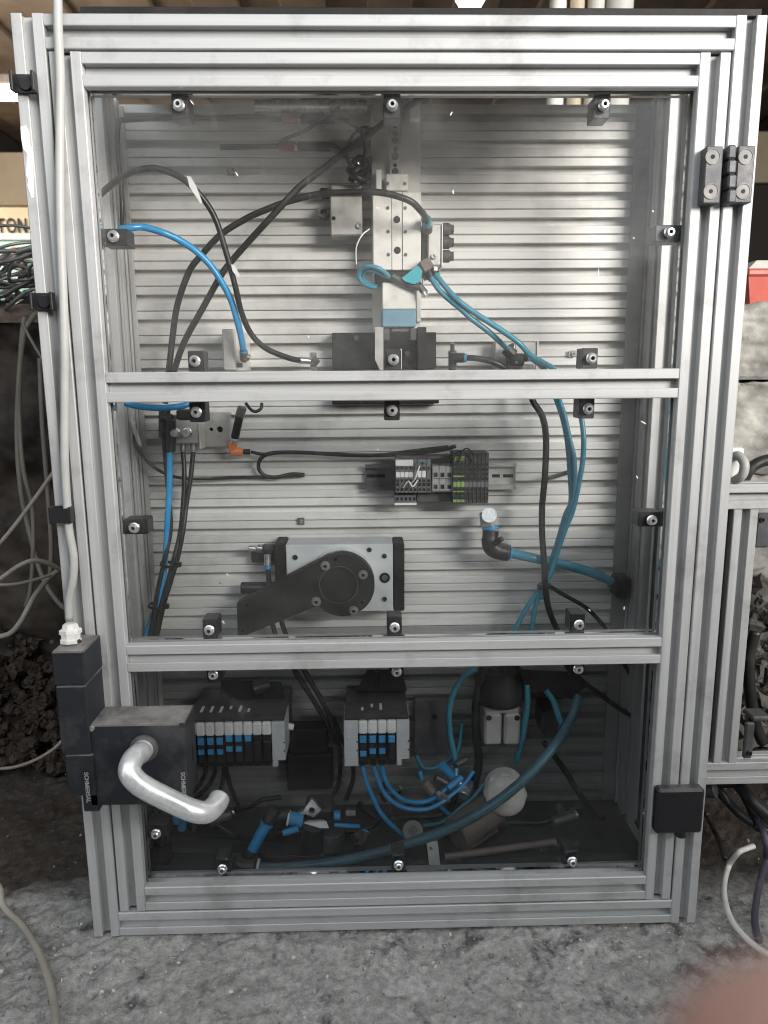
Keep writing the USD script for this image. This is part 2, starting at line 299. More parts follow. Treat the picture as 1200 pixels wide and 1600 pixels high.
obj('ground', big, 'ground_dirt', None, False, kind='structure')
# workshop shell far behind
cv = []
for k in range(26):
    x = -6+.5*k
    cv.append(box(x, x+.26, -1.0, 9, 2.72, 2.78, .005)); cv.append(box(x+.26, x+.5, -1.0, 9, 2.76, 2.79, .005))
obj('ceiling', cv, 'ceiling_brown', None, False, kind='structure')
obj('back_wall', box(-6, 7, 8.6, 8.8, -.05, 2.75, 0), 'dark_wall', None, False, kind='structure')

obj('low_wall', box(.62, 2.2, -1.40, -1.20, -.02, .93, .005), 'concrete_block', None, False, kind='structure')  # added out of view to shade the lower right of the cabinet
obj('yard_wall', box(-7, 1.9, -6.0, -5.8, -.05, 2.9, .01), 'dark_wall', None, False, kind='structure')  # added behind the camera to block low sky and its pane reflections
obj('left_wall', box(-3.4, -3.2, -1.7, 8.6, -.05, 2.75, 0), 'dark_wall', None, False, kind='structure')
obj('right_wall', box(3.4, 3.6, -1.7, 8.6, -.05, 2.75, 0), 'dark_wall', None, False, kind='structure')

# ================================================================ the enclosure
enc = thing('machine_enclosure', 'aluminium profile machine enclosure with three clear door panes standing on concrete floor', 'machine enclosure', (0, .1, 0))
for s in (-1, 1):
    obj('front_post', bar('z', 0, H, s*(HW-P/2), P/2), 'alu_bar', enc)
    obj('rear_post', [bar('z', 0, H-.004, s*(HW-P/2), DR+P/2), bar('z', 0, H-.004, s*(HW-P/2), DR+1.5*P+.0002)], 'alu_bar', enc)
    obj('depth_beam', bar('y', P, DR, s*(HW-P/2), P/2), 'alu_bar', enc)
for s in (-1, 1):
    obj('side_panel', box(s*(HW-P/2)-.002, s*(HW-P/2)+.002, P+.0003, DR-.0003, P+.0003, .47, .0004), 'hinge_grey', enc)  # unseen panels added to keep light out of the lower bay
obj('top_beam', bar('x', -HW+P+.0003, HW-P-.0003, P/2, H-P/2), 'alu_bar_flat', enc)
obj('bottom_beam', bar('x', -HW+P+.0003, HW-P-.0003, P/2, P/2), 'alu_bar_flat', enc)
obj('top_plate', box(-.29, HW-.004, .004, .20, H+.0005, H+.0075), 'grey_plate_dark', enc)
obj('cabinet_floor', box(-HW+.001, HW-.001, P+.001, DP+.028, .020, .0295), 'grime_floor', enc)
SX = HW-P-G                                 # outer edge of the door
for s in (-1, 1):
    obj('door_stile', bar('z', P+G, H-P-G, s*(SX-P/2), P/2), 'alu_bar', enc)
SI = SX-P                                   # inner edge of the door stiles
rails = [H-P-G-P/2, Z1-P/2, Z2-P/2, P+G+P/2]
for z in rails: obj('door_rail', bar('x', -SI+.0003, SI-.0003, P/2, z), 'alu_bar_flat', enc)
panes, PD = [], .0165
for k in range(3):
    zt, zb = rails[k]-P/2-.0006, rails[k+1]+P/2+.0006
    panes.append(obj('window_pane', box(-SI+.0006, SI-.0006, PD, PD+.004, zb, zt, 0), ['pane_acrylic_dust_haze', 'pane_acrylic', 'pane_acrylic_darker'][k], enc, False, label=['hazy scuffed upper clear pane', 'smeared middle clear pane', 'dark looking lower clear pane'][k]))
# scuffs and paint chips stuck to the panes
flecks = [(1, 995, 745, 7, 62), (1, 355, 897, 8, 55), (1, 349, 972, 7, 60), (1, 344, 911, 5, 30), (0, 300, 160, 9, 50), (0, 705, 178, 7, -60), (0, 370, 272, 8, 60), (1, 590, 702, 7, 60), (2, 545, 1150, 3, 40), (0, 708, 300, 7, 85), (0, 1020, 330, 4, 60), (0, 990, 372, 3, 40), (1, 1005, 660, 12, 30), (1, 921, 953, 6, 50), (2, 1012, 1500, 2, 10), (0, 560, 255, 4, 60), (0, 590, 325, 4, 40), (0, 482, 526, 5, 70), (0, 935, 425, 14, 88), (1, 975, 950, 7, 88)]
for k, x, y, l, a in flecks:
    c = at(x, y, PD); L = l*.0006; r = .0006; a = math.radians(-a); ux, uz = math.cos(a), math.sin(a)
    P2 = [(c[0]+ux*L*t-uz*r*w, c[2]+uz*L*t+ux*r*w) for t, w in ((-.5, .3), (0, 1), (.5, .5), (.5, -.4), (.1, -1), (-.4, -.5))]
    if c[2] > 0: obj('paint_fleck', prism(Polygon(P2).convex_hull, PD-.0005, PD-.0001), 'red_plastic' if (x, y) == (344, 911) else 'white_tag', panes[k], False)
# clamp blocks that hold the panes, each with its screw
clamps = [(277, 152, 't'), (613, 154, 't'), (946, 154, 't'), (168, 368, 'l'), (1058, 362, 'r'), (303, 567, 'b'), (615, 567, 'b'), (926, 561, 'b'),
          (305, 644, 't'), (613, 643, 't'), (921, 637, 't'), (206, 826, 'l'), (1026, 814, 'r'), (326, 994, 'b'), (617, 990, 'b'), (906, 985, 'b'),
          (332, 1061, 't'), (620, 1052, 't'), (905, 1048, 't'), (236, 1306, 'l'), (347, 1370, 'b'), (623, 1362, 'b'), (895, 1358, 'b')]
for x, y, side in clamps:
    c = at(x, y, PD-.005); zr = min((r+s*P/2 for r in rails for s in (-1, 1)), key=lambda v: abs(v-c[2])); w, L = .0082, .0215
    X0, X1, Za, Zb = c[0]-w, c[0]+w, c[2]-w, c[2]+w
    if side == 't': Zb, Za = zr-.0004, zr-L
    if side == 'b': Za, Zb = zr+.0004, zr+L
    if side == 'l': X0, X1 = -SI+.0004, -SI+L+.004
    if side == 'r': X0, X1 = SI-L-.004, SI-.0004
    if side in 'tb': c[2] = (Za+Zb)/2
    else: c[0] = (X0+X1)/2
    c[1] = PD-.0001
    m = [box(X0, X1, PD+.0042, .044, Za, Zb, .001)]
    cl = obj('pane_clamp', m, 'black_plastic', enc)
    obj('clamp_screw', lathe([(0, 0), (.0056, 0), (.0058, .0012), (.0046, .0022), (.0043, .0052), (.0036, .0060), (.0021, .0060), (.0019, .0020), (0, .0020)], c, (0, -1, 0), 20), 'zinc', cl)
    obj('screw_socket', cyl(c-[0, .0021, 0], c-[0, .0024, 0], .00185, 10, 0), 'black_hole', cl)  # black disc paints in the dark of the socket recess
# back panel of stacked T-slot planks
npl, top = 31, .9625
for k in range(npl):
    z = top-.0302*(k+.5)
    obj('profile_plank', bar('x', -HW+P+.0004+rng.uniform(0, .0006), HW-P-.0006, DP+P/2-.0002+rng.uniform(-.0003, .0003), z, SEC1), 'alu_plank' if k < 22 else 'alu_plank_dark', enc)

obj('back_plate', box(-HW+P+.001, HW-P-.001, DP+P+.0006, DP+P+.003, P, top, 0), 'grime_floor', enc)  # unseen plate added to stop light coming through behind the planks
obj('end_strip', box(.3045, HW-P-.0008, .2050, DP-.0010, P+.002, top-.004, .0006), 'alu_plank_dark', enc)
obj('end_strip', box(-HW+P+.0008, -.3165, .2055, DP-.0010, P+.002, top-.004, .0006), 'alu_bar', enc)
# upper hinge
hg = obj('hinge', pbox(1101, 228, 1128, 318, -.0125, 0, .001), 'hinge_grey', enc, label='upper black-grey hinge with four countersunk screws')
obj('hinge_leaf', pbox(1151, 227, 1178, 317, -.0105, 0, .001), 'hinge_grey', hg)
for k in range(4):
    y0 = 225.5+k*23.2
    obj('hinge_knuckle', pbox(1138, y0, 1151.5, y0+22.2, -.0155, -.0003, .0016), 'hinge_grey', hg)
for x, y, d in ((1113.5, 245, -.0125), (1110.5, 299, -.0125), (1165, 245, -.0105), (1161, 299, -.0105)):
    c = at(x, y, d); r = .0064
    obj('screw_cover', lathe([(r+.0008, 0), (r+.0008, .0009), (r+.0002, .0009), (r, .0003), (r-.0003, .0004), (.0021, .0004), (0, .0004)], c, (0, -1, 0), 24), 'hinge_cap', hg)
    obj('screw_recess', [cyl(c-[0, .0004, 0], c-[0, .0007, 0], .002, 12, 0)], 'black_hole', hg)
lh = obj('hinge', pbox(1026, 1234, 1100, 1304, -.014, 0, .003), 'black_plastic', enc, label='lower black hinge under its closed plastic cover')
obj('hinge_pin', cyl(at(1064, 1232, -.008), at(1064, 1306, -.008), .006, 14), 'black_plastic', lh)

# ================================================================ safety lock and its cable
lk = thing('safety_lock', 'black two-part safety door lock with bent steel lever handle on left door stile', 'door lock', (-.3, 0, .3))
zt_, zb_ = .369, at(110, 1256, -.03)[2]
X0, X1 = at(77, 1000, -.05)[0], at(128, 1000, -.05)[0]
zt2 = at(110, 1072, -.05)[2]
b1 = obj('lock_body', [box(X0, X1, -.050, -.0003, zt2+.0003, zt_, .0015), box(X0+.0015, X1-.001, -.050, -.0003, at(110, 1180, -.05)[2]+.0003, zt2-.0003, .0012), box(X0+.0035, X1+.0005, -.049, -.0003, zb_+.02, at(110, 1180, -.05)[2]-.0003, .0015), box(X0+.017, X1+.001, -.046, -.0003, zb_, zb_+.0198, .0012)], 'lock_plastic', lk)
for x, y in ((78.5, 1001), (122, 1000)): obj('cover_screw', cyl(at(x+2, y+2, -.0501), at(x+2, y+2, -.0512), .0022, 12, .0003), 'black_hole', b1)
xb0, xb1, zbt, zbb = at(160, 1102, 0)[0]-.003, at(303, 1100, 0)[0], .2865, at(215, 1258, -.046)[2]
b2 = obj('handle_box', box(xb0, xb1, -.046, -.0005, zbb, zbt, .0012), 'lock_plastic', lk)
obj('side_slot', box(xb1-.0002, xb1+.0005, -.020, -.016, zbb+.035, zbb+.052, 0), 'black_hole', b2)
obj('cover_screw', lathe([(0, 0), (.0033, 0), (.003, .0012), (0, .0014)], at(143, 1138, -.0461), (0, -1, 0), 14), 'zinc', b2)
obj('cover_screw', lathe([(0, 0), (.0030, 0), (.0027, .001), (0, .0011)], at(284, 1133, -.0461), (0, -1, 0), 14), 'black_plastic', b2)
for xx, dd, par in ((282.5, -.0463, b2), (131.5, -.0505, b1)):
    o = at(xx, 1206, dd); obj('lettering', lettering('SCHMERSAL', .0042, o, (0, 0, -1), (1, 0, 0)), 'terminal_light', par, False)
# the lever: out of the box, across, and back towards the door
S = at(226, 1168, -.046)
pts = [S+[0, .002, 0], S+[-.001, -.012, 0], at(219, 1176, -.066), at(207, 1188, -.083), at(203, 1207, -.093), at(221, 1227, -.096), at(262, 1249, -.096), at(300, 1266, -.095), at(322, 1269, -.088), at(337, 1258, -.074), at(343, 1247, -.064)]
hd = obj('lever_handle', tube(spline(pts, 8), .0108, 20), 'handle_alu', lk, True)
obj('handle_collar', lathe([(.0145, 0), (.0150, .001), (.0145, .0035), (.0115, .004), (0, .004)], S-[0, .0002, 0], (0, -1, 0), 24), 'steel_dark', hd)

cb = thing('lock_cable', 'thick grey cable running down left post into white gland of door lock', 'cable', (-.34, -.01, .4))
cp = [(87, -40), (90, 0), (90.5, 35), (92, 70), (94, 120), (94, 180), (93.5, 250), (94, 330), (96, 400), (99, 470), (101, 560), (101, 640), (101, 720), (105, 790), (108, 830), (115, 870), (114, 905), (108, 935), (108, 968)]
obj('sheath', tube(ppath(cp, -.0060, 6), .0042, 12), 'cable_grey', cb, True)
g0 = at(109, 990, -.025); zg = zt_
gl = obj('cable_gland', lathe([(0, 0), (.0110, 0), (.0112, .0035), (.0098, .004), (.0102, .0130), (.0086, .0150), (.0080, .0185), (.0058, .020), (0, .020)], (g0[0], -.024, zg+.0002), (0, .12, 1), 8), 'gland_white', cb, 20)
obj('gland_nut', lathe([(.0098, 0), (.0112, .001), (.0112, .005), (.0098, .006), (0, .006)], (g0[0], -.024+.0012, zg+.0085), (0, .12, 1), 6), 'gland_white', gl, 10)
# cable clips on the left post
for i, (x, y, lab) in enumerate(((43, 133, 'uppermost black cable clip, empty, at top of left post'), (72, 472, 'empty black cable clip halfway up left post above the dark wall'), (101, 802, 'black cable clip holding the grey lock cable above the lock'))):
    c = at(x, y, 0); w = .0098
    t = thing('cable_clip', lab, 'cable clip', (c[0], 0, c[2]), 'clips on the left post')
    obj('clip_base', box(c[0]-w, c[0]+w, -.0035, -.0003, c[2]-.0085, c[2]+.0085, .0008), 'black_plastic', t)
    for s in (-1, 1): obj('clip_jaw', box(c[0]+s*w-.0014, c[0]+s*w+.0014, -.0130, -.0036, c[2]-.0085, c[2]+.0085, .0006), 'black_plastic', t)
    obj('clip_boss', cyl((c[0], -.0036, c[2]), (c[0], -.0055 if i < 2 else -.0012, c[2]), .0062, 18), 'black_plastic', t) if i < 2 else obj('clip_strap', box(c[0]-w, c[0]+w, -.0142, -.0131, c[2]-.0075, c[2]+.0075, .0004), 'black_plastic', t)
# torn pale sticker residue on the left post
st = [(32, 198), (40, 196), (45, 205), (47, 225), (51, 235), (53, 308), (49, 310), (43, 290), (44, 280), (41, 275), (42, 240), (36, 232), (33, 215)]
obj('sticker_residue', pprism(st, -.0006, -.0002), 'white_tag', enc, False)

# ================================================================ inside, upper pane
D0 = DP-.0004
def fitting(p, q, r, m, t, ring=None, name='fitting_body', seg=14):
    """Push-in fitting barrel from p to q with its coloured release ring at q."""
    o = obj(name, cyl(p, q, r, seg, .0008), m, t)
    if ring:
        d = (np.array(q)-np.array(p))/np.linalg.norm(np.array(q)-np.array(p)); obj('release_ring', cyl(np.array(q)+d*.0001, np.array(q)+d*.0028, r*.86, seg, .0004), ring, o)
    return o
# --- linear slide
sl = thing('linear_slide', 'pale aluminium vertical linear slide with two-row screw carriage at centre of upper pane', 'linear slide', (0, .2, .7))
obj('slide_base', pbox(581, 146, 657, 532, .190, D0, .001), 'alu_bright', sl)
rl = obj('slide_rail', pbox(608, 150, 627, 300, .181, .1898, .0008), 'alu_plate', sl)
for y, r in ((196, 3.9), (209, 4.2), (219, 5.4), (233, 3.3), (244, 5.8), (258, 3), (268, 5.4)): obj('rail_hole', pcyl(617.5, y, r, .1806, .1809, 14, 0), 'black_hole', rl)
obj('end_stop', pbox(640, 152, 657, 186, .176, .1898, .001), 'pale_plastic', sl)
obj('side_stop', pbox(587, 264, 596, 298, .168, .1898, .001), 'pale_plastic', sl)
obj('carriage_top', pbox(603, 271, 638, 298, .1665, .1805, .001), 'alu_bright', sl)
cr = obj('carriage', [pbox(582.5, 299.5, 611.6, 422, .164, .1805, .0008), pbox(612.2, 299.5, 628, 422, .1648, .1805, .0005), pbox(628.6, 299.5, 658, 422, .164, .1805, .0008)], 'alu_bright', sl)
for y in (287, 325, 362, 398):
    for x in (606, 633): obj('carriage_screw', pscrew(x+(y-325)*.012, y, 2.6, .1664 if y < 300 else .1639, .0009), 'steel_dark', cr)
for y in (343, 391): obj('carriage_hole', pcyl(620+(y-343)*.02, y, 5.3, .1641, .1647, 18, 0), 'black_hole', cr)
obj('gripper_body', pbox(597, 441, 650, 483.5, .150, .1895, .0012), 'alu_bright', sl)
obj('gripper_band', pbox(597, 484, 650, 511, .1495, .1895, .0012), 'blue_strip', sl)
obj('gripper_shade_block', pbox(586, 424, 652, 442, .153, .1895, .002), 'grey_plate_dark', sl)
obj('tail_strip', pbox(651, 440, 658, 503, .184, .1898, .0006), 'pale_plastic', sl)
gb = obj('gripper_plate', pbox(519, 519.5, 681.5, 577, .186, D0, .001), 'grey_plate_dark', sl)
obj('gripper_lower_plate', pbox(519, 618, 686, 631, .187, D0, .001), 'grey_plate_dark', sl)
for x0, x1 in ((586, 599), (653, 666)):
    s = 1 if x0 < 600 else -1; lo, hi = (x0, x1)
    obj('gripper_finger', pprism([(lo, 511), (hi, 511), (hi, 560), (hi if s < 0 else hi, 578), (lo+8 if s > 0 else lo, 578), (lo if s > 0 else lo, 562)], .150, .1855), 'alu_plate' if s > 0 else 'grey_plate_dark', sl)
for x in (604, 646): obj('finger_jaw', pbox(x-5, 513, x+5, 532, .152, .1855, .001), 'hinge_grey', sl)
obj('jaw_bar', pbox(612, 512, 640, 519, .156, .1855, .001), 'steel_dark', sl)
obj('plate_screw', pscrew(637, 552, 4.2, .1859, .002), 'steel', gb); obj('plate_screw', pscrew(557, 528, 4.2, .1859, .001), 'hinge_grey', gb)
obj('centre_rib', pbox(625.5, 545, 628, 577, .170, .1855, .0003), 'pale_plastic', sl)
# torn teal tag and fittings at the foot of the carriage
tg = thing('teal_tag', 'torn bright teal label hanging over the foot of the slide carriage', 'tag', at(648, 430, .150))
obj('tag_sheet', pprism([(628, 434), (653, 415), (660, 423), (657, 440), (651, 441), (649, 444), (643, 443), (638, 441), (633, 440)], .1375, .1385), 'teal_tag', tg, False)
sv = thing('slide_fitting', 'brass-grey elbow fittings clustered under the slide carriage beside the teal tag', 'air fitting', at(640, 440, .15))
for a, b, r in (((612, 432, .146), (634, 444, .146), .0045), ((634, 444, .146), (655, 449, .142), .0042), ((655, 447, .142), (665, 459, .140), .0042), ((655, 428, .143), (658, 444, .143), .0028)):
    obj('fitting_body', cyl(at(*a), at(*b), r, 12, .0008), 'steel_dark', sv)
obj('fitting_tip', cyl(at(662, 456, .139), at(666, 463, .138), .0036, 10), 'zinc', sv)
sf = thing('slide_inlet_fitting', 'angled brown double push-in fitting feeding two teal tubes right of the carriage', 'air fitting', at(670, 420, .15))
obj('fitting_block', cyl(at(661, 410, .155), at(673, 432, .150), .0095, 8, .001), 'brown_metal', sf)
obj('fitting_cap', pbox(677, 416, 684, 424, .140, .146, .001), 'white_tag', sf)
for a, b in (((668, 424, .146), (674, 434, .145)), ((675, 420, .146), (681, 429, .145))): fitting(at(*a), at(*b), .0056, 'black_plastic', sf, 'teal_tube', 'socket')
hose('teal_loop_tube', [(608, 433, .146), (600, 425, .138), (588, 418, .134), (573, 416, .136), (563, 422, .142), (561, 432, .146), (566, 441, .150), (577, 447, .156), (588, 449, .160)], 0, .0028, 'teal_tube', 'small teal air tube looping out left of the carriage foot', 'air tube')
hose('teal_loop_tube', [(610, 435, .150), (596, 429, .142), (584, 424, .139), (573, 424, .142), (567, 431, .148), (571, 439, .152), (580, 444, .158), (590, 446, .162)], 0, .0022, 'teal_tube', 'thinner inner teal tube of the loop left of the carriage foot', 'air tube')
hose('thin_clear_wire', [(577, 358, .16), (566, 367, .15), (558, 382, .15), (556, 396, .152), (557, 413, .155)], 0, .0009, 'pale_plastic', 'thin pale wire curling from slide edge down to teal loop', 'wire')
# --- distributor block right of the slide
dv = thing('distributor_block', 'narrow grey air distributor with three round ports right of the slide', 'air distributor', at(690, 380, .18))
obj('block_body', pbox(669, 350, 689.5, 415, .168, D0, .0012), 'alu_plate', dv)
obj('block_edge', pbox(690, 349, 692, 417, .166, D0, .0004), 'alu_bright', dv); obj('mounting_spacer', pbox(659, 350, 668, 414, .180, D0, .001), 'hinge_grey', dv)
for y in (358.5, 379, 400.5):
    a, b = at(692.2, y, .185), at(702, y, .185); o = obj('port', lathe([(0, 0), (.0076, 0), (.0076, .0070), (.0058, .0095), (.0052, .0097), (.0056, .0125), (.0050, .0128), (0, .0128)], a, (1, 0, 0), 16), 'hinge_grey', dv)
for x, y in ((674, 353), (677.5, 401)): obj('block_screw', pscrew(x, y, 4.2, .1678, .003), 'steel', dv)
# --- reed switch box left of the slide
sb = thing('sensor_box', 'small square grey die-cast box with one screw left of the slide', 'junction box', at(540, 340, .18))
bb = obj('box_body', pbox(516, 306, 566, 368, .172, D0, .0015), 'alu_plate', sb); obj('box_lid', pbox(517, 289, 565, 305, .180, D0, .001), 'alu_plate', sb)
obj('box_screw', pscrew(561, 352.5, 5.2, .1718, .002), 'zinc', bb); obj('box_hole', pcyl(521.5, 341, 3.0, .1714, .1718, 12, 0), 'black_hole', bb)
obj('side_lug', lathe([(.0035, 0), (.0068, 0), (.0068, .02), (.0035, .02), (.0035, 0)], at(505, 331, .185), (0, 1, 0), 14), 'steel_dark', sb)
obj('plug', pbox(499, 293, 514, 304, .180, .205, .002), 'rubber', sb)
wn = thing('sensor_wire_bundle', 'tangle of thin dark wires bunched above the sensor box', 'wire bundle', at(555, 260, .17))
for P_ in ([(548, 283, .17), (555, 268, .165), (566, 262, .17), (571, 275, .172), (562, 286, .17)], [(545, 265, .17), (556, 276, .16), (570, 280, .165), (574, 262, .17), (560, 254, .168)], [(552, 255, .168), (563, 247, .165), (572, 256, .17), (568, 272, .17), (554, 272, .17)]):
    obj('wire_coil', tube(ppath(P_, None, 6), .0042, 8), 'rubber', wn, True)
for P_ in ([(540, 190, .16), (556, 199, .15), (566, 212, .15), (570, 232, .155), (568, 258, .165)], [(585, 202, .17), (570, 199, .16), (556, 206, .155), (547, 220, .155), (540, 238, .158), (548, 258, .165)], [(515, 222, .16), (530, 232, .16), (541, 246, .16), (549, 262, .165)]):
    obj('wire', tube(ppath(P_, None, 6), .0018, 7), 'rubber', wn, True)
# --- hoses and cables of the upper pane
hose('black_hose', [(668, 150, .13), (655, 155, .12), (627, 174, .11), (587, 202, .11), (542, 234, .115), (510, 260, .12), (467, 293, .12), (425, 338, .12), (390, 376, .13), (361, 409, .135), (345, 431, .135), (316, 483, .135), (289, 532, .14), (273, 577, .145), (262, 625, .15)], 0, .0037, 'rubber', 'long black hose running diagonally from top centre down to lower left of upper pane', 'hose')
hose('black_hose', [(667, 346, .150), (664, 338, .136), (656, 328, .12), (642, 315, .112), (615, 305, .11), (583, 300, .11), (542, 301, .115), (500, 303, .12), (450, 315, .125), (415, 328, .125), (386, 341, .13), (347, 365, .135), (318, 395, .14), (298, 420, .14), (284, 454, .14), (275, 487, .145), (269, 532, .15), (264, 577, .15), (258, 630, .155)], 0, .0037, 'rubber', 'black hose arching left from the distributor across the slide carriage', 'hose')
hs = thing('hose_collar', 'teal collar of the arched black hose at the top of the distributor', 'hose fitting', at(667, 350, .16)); obj('collar', cyl(at(666, 342, .149), at(667, 352, .160), .0058, 14), 'teal_tube', hs); obj('elbow', cyl(at(667, 352.5, .1605), at(668, 362, .1665), .0062, 14), 'hinge_grey', hs)
hose('tagged_black_cable', [(156, 305, .10), (170, 292, .098), (190, 277, .095), (213, 267, .09), (240, 263, .09), (267, 270, .09), (290, 283, .09), (317, 310, .095), (337, 343, .10), (353, 393, .105), (368, 449, .11), (377, 487, .12), (392, 521, .13), (415, 544, .14), (450, 559, .155), (468, 563, .165)], 0, .0034, 'rubber', 'black cable with two white tags bowing across left of upper pane', 'cable')
hose('blue_tube', [(186, 358, .085), (205, 356, .085), (224, 355, .09), (253, 363, .092), (280, 375, .10), (307, 393, .105), (329, 415, .11), (347, 442, .115), (361, 469, .12), (370, 499, .125), (377, 528, .135), (380, 546, .142)], 0, .0037, 'blue_tube', 'bright blue air tube curving down to the bracket in upper left pane', 'air tube')
for P_, lab, pts in ((0, 'upper white cable tag tied on the bowed black cable', [(292, 275), (298, 276), (306, 290), (310, 300), (316, 316), (314, 319), (306, 307), (296, 292)]), (1, 'lower white cable tag where black cable crosses the straight hose', [(361, 413), (366, 414), (374, 428), (374, 433), (368, 430), (363, 423)])):
    obj('cable_tag', pprism(pts, .0855 if P_ == 0 else .1015, .0865 if P_ == 0 else .1025), 'white_tag', None, False, lab, 'cable tag')
for y0, rx, lab, pp in ((186, 455, 'dark cable with red joint lying along the top planks', [(188, 188, .19), (260, 184, .185), (330, 185, .185), (400, 182, .185), (430, 186, .185), (470, 186, .185), (530, 187, .185), (545, 188, .18)]), (228, 450, 'second dark cable with red joint just below the top one', [(345, 230, .19), (400, 229, .185), (450, 228, .185), (480, 229, .185), (505, 226, .185), (520, 232, .18), (540, 243, .175)])):
    t = thing('jointed_cable', lab, 'cable', at(rx, y0, .185)); obj('sheath', tube(ppath(pp, None, 6), .0032, 8), 'rubber', t, True)
    yc = 186 if y0 == 186 else 228.3
    obj('red_joint', cyl(at(rx-14, yc-.5, .185), at(rx+9, yc+.3, .185), .0056, 14), 'red_plastic', t); obj('dark_plug', cyl(at(rx+16, yc+.3, .185), at(rx+68, yc+1, .185), .0052, 14), 'rubber', t); obj('metal_ring', cyl(at(rx+9.5, yc+.3, .185), at(rx+15.5, yc+.3, .185), .0050, 14), 'steel', t)
hose('thin_black_wire', [(440, 220, .18), (455, 213, .175), (475, 205, .175), (498, 190, .17), (515, 178, .165), (530, 168, .165)], 0, .0022, 'rubber', 'thin black wire rising between the two jointed cables', 'wire')
hose('side_black_wire', [(186, 188, .17), (184, 210, .165), (184, 240, .165), (188, 280, .17), (191, 330, .17), (190, 372, .175)], 0, .0026, 'rubber', 'thin black wire hanging down the left edge of the upper planks', 'wire')
rd = thing('chrome_rod', 'shiny horizontal chrome rod at the top beside the slide base', 'rod', at(480, 163, .19))
obj('rod', cyl(at(398, 166, .18), at(574, 166, .18), .0068, 20), 'steel', rd); obj('rod_end', cyl(at(470, 166, .18), at(515, 166, .18), .0082, 20), 'zinc', rd)
# --- brackets and fittings just above the middle rail
br = thing('corner_bracket', 'grey upright bracket block under the blue tube above middle rail', 'bracket', at(365, 545, .19))
obj('bracket_block', pbox(348, 514, 366, 579, .160, D0, .0012), 'alu_plate', br); obj('bracket_plate', pprism([(367, 514), (384, 520), (386, 579), (367, 579)], .178, D0), 'alu_bright', br); obj('clip_window', pbox(371, 567, 379, 574, .1765, .1779, .0003), 'hinge_grey', br)
f = thing('tube_end_fitting', 'small metal fitting at the lower end of the bright blue tube', 'air fitting', at(383, 553, .15)); fitting(at(381.5, 562, .160), at(380.5, 549, .146), .0050, 'steel_dark', f, 'blue_tube'); obj('elbow', cyl(at(381, 556, .152), at(389, 559, .156), .0042, 12), 'steel', f)
f = thing('elbow_fitting', 'bright metal elbow fitting ending the tagged black cable', 'air fitting', at(485, 562, .17)); obj('barrel', cyl(at(468, 563, .166), at(484, 564, .171), .0044, 14), 'zinc', f); obj('stem', cyl(at(489, 551, .172), at(490, 578, .178), .0042, 14), 'zinc', f); obj('nut', cyl(at(486, 559, .171), at(495, 569, .174), .0058, 6), 'steel', f)
f = thing('tee_fitting', 'grey tee fitting with blue ring left of the bracket plate', 'air fitting', at(715, 560, .17)); obj('stem', cyl(at(707, 549, .172), at(707, 577, .18), .0052, 14), 'steel_dark', f); obj('nipple', cyl(at(707, 536, .17), at(707, 549, .172), .0028, 12), 'steel', f); fitting(at(709, 559, .170), at(726, 559, .166), .0062, 'black_plastic', f, 'blue_tube')
hose('short_black_hose', [(731, 559, .165), (745, 560, .16), (762, 563, .157), (778, 569, .157), (790, 577, .16), (800, 592, .165)], 0, .0038, 'rubber', 'short black hose from the tee fitting down behind middle rail', 'hose')
f = thing('bracket_plate', 'grey rectangular bracket plate behind the right fitting above middle rail', 'bracket', at(805, 555, .2)); obj('plate', pbox(773, 534, 838, 580, .186, D0, .001), 'alu_plate', f); obj('plate_edge', pbox(838.5, 533, 841, 580, .184, D0, .0004), 'alu_bright', f); obj('foot', pbox(816, 569, 836, 579, .170, .1855, .001), 'alu_bright', f)
f = thing('y_fitting', 'dark square push-in fitting with metal nipple taking the teal tubes', 'air fitting', at(808, 555, .17)); obj('fitting_body', [pbox(796, 552, 820, 572, .158, .180, .002), cyl(at(790, 544, .165), at(802, 556, .165), .0078, 10, .001)], 'black_plastic', f); obj('nipple', cyl(at(802, 536, .165), at(803, 552, .165), .0032, 12), 'steel', f); fitting(at(818, 557, .166), at(825, 558, .165), .0062, 'black_plastic', f, 'blue_tube'); obj('stud', pcyl(807, 566, 2.2, .1572, .1579, 10, 0), 'zinc', f)
TT = 'paired teal tubes from the slide'
hose('teal_tube', [(680, 428, .143), (694, 446, .135), (710, 464, .13), (729, 480, .13), (757, 499, .13), (785, 517, .13), (811, 536, .13), (829, 555, .135), (848, 566, .145), (866, 578, .155), (872, 600, .158), (874, 625, .158), (882, 650, .155), (890, 687, .15), (897, 717, .148), (898, 750, .148), (895, 780, .148), (886, 812, .148), (876, 845, .15), (868, 872, .152), (858, 902, .155), (838, 928, .16), (817, 960, .165), (804, 985, .17), (790, 1010, .175)], 0, .0033, 'teal_tube', 'upper of two teal tubes sloping from carriage to y fitting and on down the right', 'air tube')
hose('teal_tube', [(673, 433, .143), (687, 454, .137), (708, 473, .134), (717, 480, .134), (738, 499, .135), (762, 517, .137), (780, 533, .145), (793, 545, .158)], 0, .0033, 'teal_tube', 'lower of two teal tubes ending at the dark y fitting', 'air tube')
hose('teal_tube', [(827, 558, .164), (836, 564, .160), (846, 572, .158), (858, 590, .158), (868, 620, .160), (879, 653, .158), (886, 687, .155), (890, 730, .153), (892, 783, .153), (883, 806, .153), (870, 851, .155), (860, 880, .157), (850, 912, .158), (838, 942, .16), (831, 980, .165), (826, 1010, .17)], 0, .0033, 'teal_tube', 'teal tube leaving the blue ring of the y fitting and hanging to the zip tie', 'air tube')
